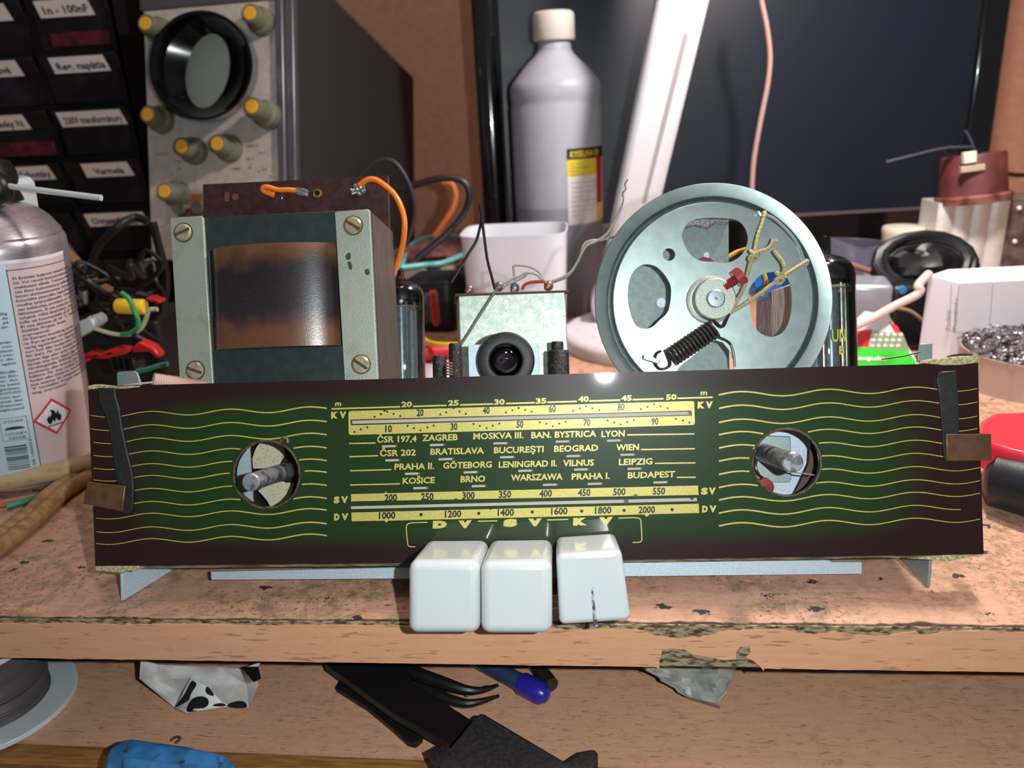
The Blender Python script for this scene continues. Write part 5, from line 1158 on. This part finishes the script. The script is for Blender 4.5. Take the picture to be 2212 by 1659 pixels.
LT = ['quip-', 'com-', 'televi-', 'n-con-', 'tric de-', 'e agent', '', 'npfindli-', 'hen Ein-', 'cher. An-', 'satz beim', 'eogeräten.', 'ACHTUNG!', 'Strom aus-', 'nstands den', 'n abwarten,', 'Gegenstand']
LT2 = ['mäßig', 'n und de', 'på', 'av-', '']
ls_ = (on_cyl(SCF, rS, 8, 742).z-on_cyl(SCF, rS, 40, 884).z)/16
for i, t_ in enumerate(LT):
    if t_: cyltext(mb, t_, rS, ab-.08-len(t_)*.105/rS, on_cyl(SCF, rS, 8, 742).z-ls_*i, ls_*.62, len(t_)*.105, .035, .014)
for i, t_ in enumerate(LT2):
    if t_: cyltext(mb, t_, rS, ab-.08-len(t_)*.105/rS, on_cyl(SCF, rS, 8, 742).z+ls_*(6.5-i), ls_*.62, len(t_)*.105, .035, .014)
# stamp and bar code
zs = on_cyl(SCF, rS, 40, 950).z; as0 = ab-.40
def cq(a0, a1, z0, z1, off=.03): cylpatch(mb, rS, a0, a1, z0, z1, 3, off)
for (p, q_, r1, r2) in ((as0, as0+.33, zs, zs+.02), (as0, as0+.33, zs+1.15, zs+1.17), (as0, as0+.006, zs, zs+1.17), (as0+.324, as0+.33, zs, zs+1.17)): cq(p, q_, r1, r2)
cyltext(mb, 'OTSONI-', rS, as0+.04, zs+.92, .13, .85); cyltext(mb, 'OZONE+', rS, as0+.04, zs+.28, .13, .85); cyltext(mb, 'OZONE', rS, as0+.07, zs+.07, .13, .7)
for i in range(9): t = math.pi*i/9; t2 = math.pi*(i+1)/9; cq(as0+.165-.12*math.cos(t), as0+.165-.12*math.cos(t2), zs+.56, zs+.58+.13*math.sin((t+t2)/2))
zb2 = on_cyl(SCF, rS, 55, 1000).z; rw2 = random.Random(5); z = zb2-.25; 
while z < zs-.28:
    h_ = rw2.choice((.02, .03, .05, .07)); cq(ab-.40, ab-.13, z, z+h_); z += h_+rw2.choice((.03, .04, .06))
text(mb, '28 100033', lambda u, v: V(((rS+.03)*math.sin(ab-.06-v*.10/rS*1.2), -(rS+.03)*math.cos(ab-.06-v*.10/rS*1.2), zb2-.2+1.4*u)), .01)
# flame diamond
mb.c = 4; ac, zc_ = ang(on_cyl(SCF, rS, 116, 899)), on_cyl(SCF, rS, 116, 899).z
def cp(u, v, off): return V(((rS+off)*math.sin(ac+u/rS), -(rS+off)*math.cos(ac+u/rS), zc_+v))
def dia(R2, off):
    vs = []
    for i in range(17):
        u = -R2+2*R2*i/16; h_ = R2-abs(u); vs += [cp(u, -h_-.001, off), cp(u, h_+.001, off)]
    mb.add(vs, [(2*i, 2*i+2, 2*i+3, 2*i+1) for i in range(16)])
dia(.95, .03)
mb.c = 3; dia(.8, .036)
mb.c = 5; fl_ = [(-.3, -.3), (-.36, -.05), (-.22, .12), (-.2, .0), (-.1, .2), (-.14, .42), (.04, .3), (.1, .12), (.2, .28), (.24, .08), (.34, -.02), (.32, -.22), (.2, -.32), (.06, -.1), (.0, -.3), (-.1, -.12), (-.16, -.32)]
mb.sheet([fl_], lambda u, v: cp(u, v, .06)); mb.add([cp(-.35, -.46, .06), cp(.35, -.46, .06), cp(.35, -.4, .06), cp(-.35, -.4, .06)], [(0, 1, 2, 3)])
mb.build('can_label', [bluep, pinkp, tx_m, mat('white_border', (220, 220, 226), .4), mat('hazard_red', (200, 44, 50), .4), mat('black_ink', (20, 20, 24), .5)], can_t)
zh = SCF.at(10, 470, -.5).z
MB().lathe([(rS*.2, hs+2.3), (rS*.56, hs+2.3), (rS*.5, hs+3.6), (rS*.44, hs+4.0), (0, hs+4.0)], (0, 0, 0), (0, 0, 1), 36).build('nozzle_collar', black, can_t)
mb = MB(); pslab(mb, SCF, [(-60, 395), (-40, 385), (12, 384), (26, 388), (36, 400), (48, 474), (40, 492), (-60, 480)], .3, 1.6); mb.build('trigger', white_m, can_t, bevel=.2, seg=4)
MB().tube([SCF.at(2, 400, -.9), SCF.at(110, 414, -.9), SCF.at(219, 427.5, -.9)], .135, 12).build('spray_straw', white_m, can_t, bevel=0)
MB().ball(SCF.at(-4, 408, -.9), .62, 10, (1, 1, 1.2)).build('nozzle', black, can_t)

# ---- pale flat cables at the left edge
fc = mat('yellowed_cable_sheath', (186, 164, 124), .55, c2=(150, 118, 78), ns=1.4, st=(.5, 2, 2), lo=.5, hi=.7)
P = [G(-60, 1052, .75), G(60, 1030, .8), G(150, 1012, .85), G(260, 985, .9)]; o0 = P[0].copy()
o = MB().tube([q-o0 for q in cr(P, 6)], .46, 14).build('sheathed_cable', fc); o.location = o0*S; tag(o, 'cream sheathed cable crossing in front of the spray can foot', 'cable')
P = [G(-40, 1200, .38), G(60, 1125, .38), G(130, 1060, .4), G(230, 1000, .42)]; o0 = P[0].copy(); mb = MB()
side = (P[3]-P[0]).cross(V((0, 0, 1))).normalized()*.3
for sgn in (-1, 1): mb.tube([q-o0+side*sgn for q in cr(P, 6)], .36, 14)
o = mb.build('twin_cable', mat('tan_twin_cable', (170, 132, 90), .5, c2=(140, 104, 66), ns=1.4, st=(.5, 2, 2))); o.location = o0*S; tag(o, 'tan flat twin cable with a lengthwise groove, nearest the desk corner', 'cable')
grw = mat('green_wire', (30, 120, 84), .4); cu_ = mat('bare_copper', (190, 110, 70), .35, .7)
P = [G(14, 1094, .2), G(50, 1084, .2), G(92, 1072, .25), G(140, 1055, .25)]; o0 = P[0].copy(); mb = MB().tube([q-o0 for q in cr(P, 5)], .16, 10); mb.c = 1; mb.tube([V((0, 0, 0)), G(-20, 1099, .2)-o0], .07, 8)
o = mb.build('green_wire', [grw, cu_]); o.location = o0*S; tag(o, 'green wire with bare copper end on the desk by the spray can', 'wire')

# ---- tangle behind the left end of the radio
grp = 'black cables tangled below the parts cabinet'
rk = random.Random(21)
specs = [([(40, 470, 46), (80, 490, 46), (120, 530, 46), (160, 565, 46), (200, 610, 46), (250, 640, 45)], .42, mat('brown_cable', (130, 92, 58), .5), 'brown cable slanting down behind the spray can neck'),
 ([(50, 455, 47), (110, 500, 47), (150, 545, 47), (175, 590, 46), (180, 660, 45)], .3, mat('grey_cable', (70, 70, 76), .5), 'dark grey cable running beside the brown cable'),
 ([(330, 480, 44), (345, 540, 44), (358, 590, 44), (356, 640, 44), (340, 680, 44), (300, 720, 44)], .25, wire_blk, 'black cable dropping along the left edge of the oscilloscope'),
 ([(190, 590, 44), (215, 530, 44), (255, 490, 44), (290, 470, 45), (320, 478, 45)], .25, wire_blk, 'black cable arching over the lowest cabinet label')]
for pts_, r, m_, lb_ in specs: cable('cable', pts_, r, m_, lb_)
for k in range(18):
    x0 = rk.uniform(80, 330); y0 = rk.uniform(560, 690); pts_ = []; Yk = rk.uniform(39, 47)
    for i in range(6): pts_.append((x0, y0, Yk)); x0 += rk.uniform(-70, 80); y0 += rk.uniform(-30, 55); x0 = min(max(x0, 70), 350); y0 = min(y0, 800); Yk += rk.uniform(-1, 1)
    cable('cable', pts_, rk.uniform(.10, .2), wire_blk, 'thin black cable in the tangle between spray can and mains transformer', 'cable', grp)
# black box, enlarged to darken the area under the tangle
c = A(250, 760, 43.5); c.z = 0; PB = turned(c, 3); o = MB().box(PB.at(150, 760).x, PB.at(352, 760).x, 0, 4.5, .05, PB.at(250, 690).z).build('black_box', mat('scuffed_black_case', (18, 17, 20), .5), bevel=.5, seg=3); o.matrix_world = PB.mat(); tag(o, 'scuffed black case, enlarged as dark filling under the cable tangle left of the mains transformer', 'case')
c = A(283, 662, 38.5); CFY = turned(c, 0, 0, 0)
cpy = thing('film_capacitor', 'small yellow capacitor with green wire in the tangle left of the transformer', 'capacitor', CFY)
pa, pb = CFY.at(252, 661), CFY.at(314, 663); MB().lathe([(0, 0), (.36, .02), (.42, .12), (.42, (pb-pa).length-.12), (.36, (pb-pa).length-.02), (0, (pb-pa).length)], pa, pb-pa, 20).build('capacitor_body', mat('yellow_film', (232, 190, 50), .4), cpy)
MB().tube(cr([CFY.at(x, y, -.6) for x, y in ((262, 632), (275, 642), (284, 655), (290, 672), (298, 690), (296, 708), (278, 720), (262, 722))], 6), .13, 10).build('green_lead', mat('bright_green_lead', (40, 140, 84), .45), cpy)
MB().tube(cr([CFY.at(x, y, -.3) for x, y in ((340, 668), (322, 670), (315, 690), (302, 712), (280, 722), (250, 722), (225, 716), (200, 708))], 6), .12, 10).build('cream_lead', mat('cream_lead', (190, 184, 150), .5), cpy)
c = A(195, 705, 38); CP = turned(c, 0); plg = thing('cable_plug', 'white plug with ribbed strain relief in the cable tangle', 'plug', CP)
mb = MB(); b0 = [CP.at(x, y) for x, y in ((160, 698), (196, 686), (206, 706), (196, 716), (166, 734), (158, 712))]; mb.slab([[(q.x, q.z) for q in b0]], lambda u, v, k: V((u, k*1.2, v))); mb.build('plug_body', white_m, plg, bevel=.12, seg=3)
mb = MB()
pa, pb = CP.at(198, 697, .6), CP.at(226, 684, .6); Lp_ = (pb-pa).length; pr = [(0, 0)]
for i in range(4): t = Lp_*i/4; pr += [(.36-.02*i, t), (.36-.02*i, t+Lp_*.15), (.2, t+Lp_*.17), (.2, t+Lp_*.24)]
mb.lathe(pr+[(0, Lp_)], pa, pb-pa, 16); mb.build('strain_relief', white_m, plg)
def clip(pts, Y, nm, lb_):
    P = [A(x, y, Y) for x, y in pts]; o0 = P[0].copy(); mb = MB().slab([[((q-o0).x, (q-o0).z) for q in P]], lambda u, v, k: V((u, k*.7, v)))
    o = mb.build(nm, mat(nm+'_red', (188, 36, 38), .35), bevel=.12, seg=3); o.location = o0*S; return tag(o, lb_, 'test clip')
clip([(170, 770), (195, 760), (215, 764), (250, 752), (275, 754), (268, 766), (225, 776), (190, 775), (182, 786), (172, 785)], 38, 'test_clip', 'red test clip lying in the tangle above the left mounting tab')
clip([(283, 752), (300, 738), (330, 752), (345, 770), (340, 776), (320, 760), (284, 762)], 37.5, 'test_clip', 'red test clip with curved lip beside the transformer')
clip([(312, 645), (325, 643), (346, 652), (344, 657), (326, 652)], 38.5, 'test_clip', 'tiny red clip end beside the yellow capacitor')
c = A(262, 790, 36.5); TB = turned(c, 0); tb_ = thing('terminal_block', 'black ribbed terminal strip in front of the red test clips', 'terminal strip', TB)
MB().box(TB.at(238, 790).x, TB.at(292, 790).x, 0, 1, TB.at(262, 803).z, TB.at(262, 780).z).build('strip_body', blackgl, tb_, bevel=.1)
for k in range(4): q = TB.at(245+k*13, 786, -.1); MB().tube([q+V((0, 0, -.3)), q+V((0, 0, .35))], .14, 10).build('rib', blackgl, tb_)
cable('green_lead', [(296, 802, 35.5), (320, 797, 35.5), (345, 789, 35.5), (362, 786, 35.5)], .13, grw, 'green lead lying above the left end of the dial', 'wire')
cable('white_bar', [(82, 572, 42), (92, 545, 42), (106, 512, 42)], .42, mat('grey_white_plug', (176, 168, 166), .5), 'short pale grey plug end beside the shoulder of the spray can', 'plug')

# ============================================================ on the shelf under the desk top
SHZ = SZ
def Hs(px, py, h=0): return WF.flat(px, py, SHZ+h)
# solder spool
c = Hs(-12, 1535); SPF = Frame((c.x, c.y+.3, SHZ+.02)); rf = (Hs(135, 1520)-Hs(-12, 1520)).length
sp = thing('solder_spool', 'white plastic spool wound with shiny grey solder wire on the shelf', 'spool', SPF)
clr = mat('milky_spool_plastic', (196, 204, 206), .3, coat=.2)
MB().lathe([(0, 0), (rf, 0), (rf, .22), (rf*.5, .25), (0, .25)], (0, 0, 0), (0, 0, 1), 60).build('flange', clr, sp, bevel=.03)
MB().lathe([(0, 3.2), (rf*.8, 3.2), (rf*.8, 3.4), (0, 3.4)], (0, 0, 0), (0, 0, 1), 60).build('flange', clr, sp, bevel=.03)
pr = [(0, .25)]; k = 0; rc = rf*.64
for i in range(30):
    z = .25+2.95*i/30; r_ = rc*(1+.02*math.sin(i*.9)+(.05 if 6 < i < 10 else 0)-(.0035*i)); pr += [(r_, z), (r_+.06, z+.05), (r_, z+.098)]
pr += [(0, 3.2)]
MB().lathe(pr, (0, 0, 0), (0, 0, 1), 48).build('solder_wire', mat('solder_wire_metal', (120, 112, 112), .3, .55), sp, ang=20)
# crumpled paper with black patches
cp0 = Hs(420, 1490); KF3 = Frame((cp0.x, cp0.y, SHZ))
def Kp(px, py, h): return KF3.loc(Hs(px, py, h))
pv = {'a': Kp(304, 1425, 2.0), 'b': Kp(301, 1466, 1.2), 'c': Kp(376, 1528, .15), 'd': Kp(402, 1539, .1), 'e': Kp(476, 1526, .1), 'f': Kp(538, 1529, .1), 'g': Kp(559, 1478, 1.0), 'h': Kp(564, 1430, 2.2),
      'i': Kp(338, 1470, .5), 'j': Kp(412, 1464, 1.3), 'k': Kp(446, 1480, .9), 'l': Kp(340, 1435, 1.6), 'm': Kp(470, 1440, 1.2), 'n': Kp(520, 1445, 2.0), 'o': Kp(480, 1517, .5), 'p': Kp(533, 1478, .5), 'q': Kp(404, 1500, .3), 'r': Kp(430, 1440, 1.4), 's': Kp(544, 1458, 1.6)}
ks = list(pv); ix = {k_: i for i, k_ in enumerate(ks)}
fcs = ['abil', 'bci', 'ciq', 'qij', 'ijrl', 'jkmr', 'kop', 'kpm', 'mpn', 'pgsn', 'pfg', 'ofp', 'oef', 'shn', 'cqd', 'qok', 'qkj', 'qdeo']
mb = MB().add([pv[k_] for k_ in ks], [tuple(ix[x] for x in f) for f in fcs])
crp = thing('crumpled_packet', 'crumpled white paper packet with black cow-like patches on the shelf', 'paper packet', KF3)
mb.build('packet_sheet', mat('greyed_white_paper', (206, 202, 200), .6, c2=(176, 172, 168), ns=1, sss=0), crp, ang=12, solid=.03)
fl4 = [(378, 1529), (412, 1465), (447, 1482), (480, 1517), (500, 1524), (402, 1540)]
def Fp(x, y, o=0): t = max(0, min(1, (1532-y)/66)); return Kp(x, y, .35+1.2*t+o)
mb = MB(); mb.sheet([fl4], lambda u, v: Fp(u, v)); fo = mb.build('packet_flap', mat('clean_white_paper', (226, 224, 222), .5), crp, solid=.02)
mb = MB()
for pp in ([(379, 1527), (398, 1500), (413, 1472), (421, 1473), (424, 1480), (412, 1500), (408, 1512), (396, 1520)], [(404, 1537), (406, 1522), (418, 1508), (436, 1504), (449, 1510), (450, 1522), (440, 1530), (424, 1536)], [(446, 1484), (452, 1486), (462, 1500), (458, 1503), (448, 1499), (444, 1492)], [(460, 1525), (466, 1520), (480, 1519), (489, 1523), (480, 1526)]):
    mb.sheet([sm(pp, 4)], lambda u, v: Fp(u, v, .05))
mb.build('black_patches', mat('black_patch_ink', (22, 22, 26), .5), fo)
mb = MB(); mb.sheet([sm([(490, 1524), (505, 1516), (522, 1514), (532, 1520), (532, 1528), (512, 1529)], 4)], lambda u, v: Kp(u, v, .55)); mb.sheet([[(520, 1440), (558, 1440), (564, 1466), (548, 1474)]], lambda u, v: Kp(u, v, 2.6)); mb.build('black_patches', mat('black_patch', (24, 24, 28), .5), crp)
# grey crumpled cloth
cg = Hs(1480, 1470); GF = Frame((cg.x, cg.y, SHZ)); mb = MB(); nu, nv = 16, 10
A4 = [V((1370, 1430, 0)), V((1600, 1425, 0)), V((1552, 1530, 0)), V((1492, 1512, 0))]; vs = []
for j in range(nv+1):
    for i in range(nu+1):
        u, v = i/nu, j/nv; p = A4[0].lerp(A4[1], u).lerp(A4[3].lerp(A4[2], u), v); e = 1-v
        h = .25+1.3*e+.45*abs(mnoise.noise(V((p.x*.022, p.y*.03, 3))))+.25*mnoise.noise(V((p.x*.05, p.y*.06, 1)))
        if v > .92: h = .05
        vs.append(GF.loc(Hs(p.x+4*math.sin(j*2.1), p.y, h)))
mb.add(vs, [(j*(nu+1)+i, j*(nu+1)+i+1, (j+1)*(nu+1)+i+1, (j+1)*(nu+1)+i) for j in range(nv) for i in range(nu)])
o = mb.build('plastic_wrap', mat('grey_plastic_wrap', (168, 168, 160), .4, c2=(140, 142, 136), ns=1), solid=.04, ang=40); o.location = GF.o*S; tag(o, 'crumpled greyish plastic wrap peeking out beneath the chipped desk edge', 'wrap')
# caliper
cq_ = Hs(960, 1560); QF = Frame((cq_.x, cq_.y, SHZ)); cal = thing('caliper', 'black plastic digital caliper lying diagonally on the shelf', 'caliper', QF)
calm = mat('satin_black_plastic', (40, 38, 40), .5, c2=(54, 50, 50), ns=6); blm = mat('black_steel_beam', (34, 30, 30), .4, .3)
def sl(pts, z0, z1, name, m, par, F, bevel=.08):
    L = [F.loc(Hs(x, y, z1)) for x, y in pts]
    return MB().slab([[(q.x, q.y) for q in L]], lambda u, v, k: V((u, v, z1 if k == 0 else z0))).build(name, m, par, bevel=bevel, seg=3, ang=50)
sl([(700, 1432), (868, 1432), (894, 1475), (1020, 1556), (975, 1612), (850, 1540)], .55, .95, 'beam', blm, cal, QF, .05)
sl([(1030, 1545), (1037, 1540), (1048, 1542), (1222, 1645), (1256, 1622), (1284, 1618), (1292, 1626), (1290, 1642), (1276, 1664), (1240, 1700), (945, 1700), (948, 1648), (958, 1628), (972, 1614)], .3, 1.7, 'display_housing', calm, cal, QF, .12)
mb = MB(); wl_c = QF.loc(Hs(962, 1660, 1.0)); mb.lathe([(0, -.35), (.75, -.35)]+[(.78-.05*(i % 2), -.3+.05*i) for i in range(13)]+[(.75, .35), (0, .35)], wl_c, (.6, .35, .1), 24); mb.build('thumb_wheel', calm, cal)
# black tweezers
cw = Hs(880, 1540); TW = Frame((cw.x, cw.y, SHZ)); twz = thing('tweezers', 'black curved-tip tweezers, upper of the two tools beside the caliper beam', 'tweezers', TW)
for nm_, pts_ in (('tip_arm', [(860, 1440, .5), (905, 1458, .8), (960, 1476, .8), (1005, 1490, .7), (1040, 1491, .6), (1076, 1480, .5)]), ('tip_arm', [(870, 1462, .4), (905, 1478, .35), (950, 1503, .3), (1000, 1519, .25), (1035, 1516, .25), (1078, 1503, .2)])):
    P = [TW.loc(Hs(*p)) for p in pts_]; Pc = cr(P, 6); MB().tube(Pc, [.30*(1-i/len(Pc))**.8+.045 for i in range(len(Pc))], 10).build(nm_, blm, twz)
mb = MB(); mb.sheet([[(1004, 1499), (1050, 1481), (1074, 1481), (1008, 1505)]], lambda u, v: TW.loc(Hs(u, v, .5))); mb.build('bright_inner_face', mat('bright_steel', (170, 160, 156), .3, .8), twz, solid=.04)
cw = Hs(830, 1530); T2 = Frame((cw.x, cw.y, SHZ)); tw2 = thing('tweezers', 'black flat tweezers end pointing down-right from under the caliper beam', 'tweezers', T2)
sl([(724, 1484), (733, 1470), (760, 1476), (850, 1530), (914, 1582), (912, 1594), (897, 1606), (880, 1602), (845, 1570), (790, 1525)], .05, .3, 'blade', blm, tw2, T2, .04)
sl([(722, 1440), (735, 1440), (915, 1584), (911, 1592)], .3, .38, 'upper_blade', blm, tw2, T2, .02)
# pen
pa_, pb_ = Hs(1082, 1452, .5), Hs(1168, 1497, .5); PNF = Frame((pa_.x, pa_.y, SHZ)); pen = thing('pen', 'pen with a bright blue cap sticking out from below the desk top', 'pen', PNF)
a_ = PNF.loc(pa_); b_ = PNF.loc(pb_); dpen = (b_-a_)
MB().lathe([(0, -3), (.33, -3), (.36, dpen.length*.62), (0, dpen.length*.62)], a_, dpen, 24).build('barrel', mat('dark_teal_barrel', (40, 60, 90), .4), pen)
MB().lathe([(0, 0), (.42, .0), (.46, .1), (.46, .85), (.43, 1.1), (.3, 1.28), (.12, 1.34), (0, 1.35)], a_+dpen*.52, dpen, 28).build('cap', mat('ultramarine_cap', (44, 36, 150), .3, coat=.3), pen)
pa_, pb_ = Hs(1160, 1440, .35), Hs(1192, 1482, .35); o = MB().lathe([(0, -1), (.3, -1), (.33, (pb_-pa_).length-.05), (.25, (pb_-pa_).length), (0, (pb_-pa_).length+.02)], (0, 0, 0), pb_-pa_, 20).build('steel_pin', mat('dark_steel_pin', (84, 78, 74), .3, .8)); o.location = pa_*S; tag(o, 'dark steel pin behind the blue pen cap', 'pin')
# blue handle
cb_ = Hs(380, 1640, 1); BFh = Frame((cb_.x, cb_.y, SHZ)); blue = thing('blue_screwdriver', 'grubby blue plastic tool handle at the front of the shelf', 'screwdriver', BFh)
blm_ = mat('grubby_blue_plastic', (40, 104, 158), .4, c2=(30, 78, 120), ns=1.2, c3=(40, 46, 52), ns3=2.2, lo3=.58, hi3=.7, coat=.15)
def slb(pts, z0, z1, name, m, bevel):
    L = [BFh.loc(Hs(x, y, z1)) for x, y in pts]; return MB().slab([[(q.x, q.y) for q in L]], lambda u, v, k: V((u, v, z1 if k == 0 else z0))).build(name, m, blue, bevel=bevel, seg=5, ang=60)
slb([(222, 1700), (226, 1640), (238, 1612), (260, 1599), (290, 1594), (400, 1609), (484, 1628), (505, 1646), (525, 1665), (540, 1700)], .1, 2.0, 'handle', blm_, .45)
slb([(262, 1640), (275, 1632), (420, 1650), (470, 1664), (470, 1720), (262, 1720)], 1.9, 2.08, 'raised_panel', blm_, .1)
mb = MB(); 
for k in range(3): mb.tube([BFh.loc(Hs(298+k*1, 1628+k*6+4, 2.03)), BFh.loc(Hs(350+k*6, 1636+k*6, 2.03))], .03, 6)
# crumbs
ck = mat('pale_crumb', (214, 200, 176), .8)
o = MB().tube(cr([V((0, 0, .05)), V((.2, .15, .1)), V((.4, .05, .12)), V((.3, -.15, .08))], 5), .05, 6).build('wood_shaving', rust_m); o.location = Hs(368, 1602)*S; tag(o, 'curled brown shaving on the shelf above the blue handle', 'shaving')
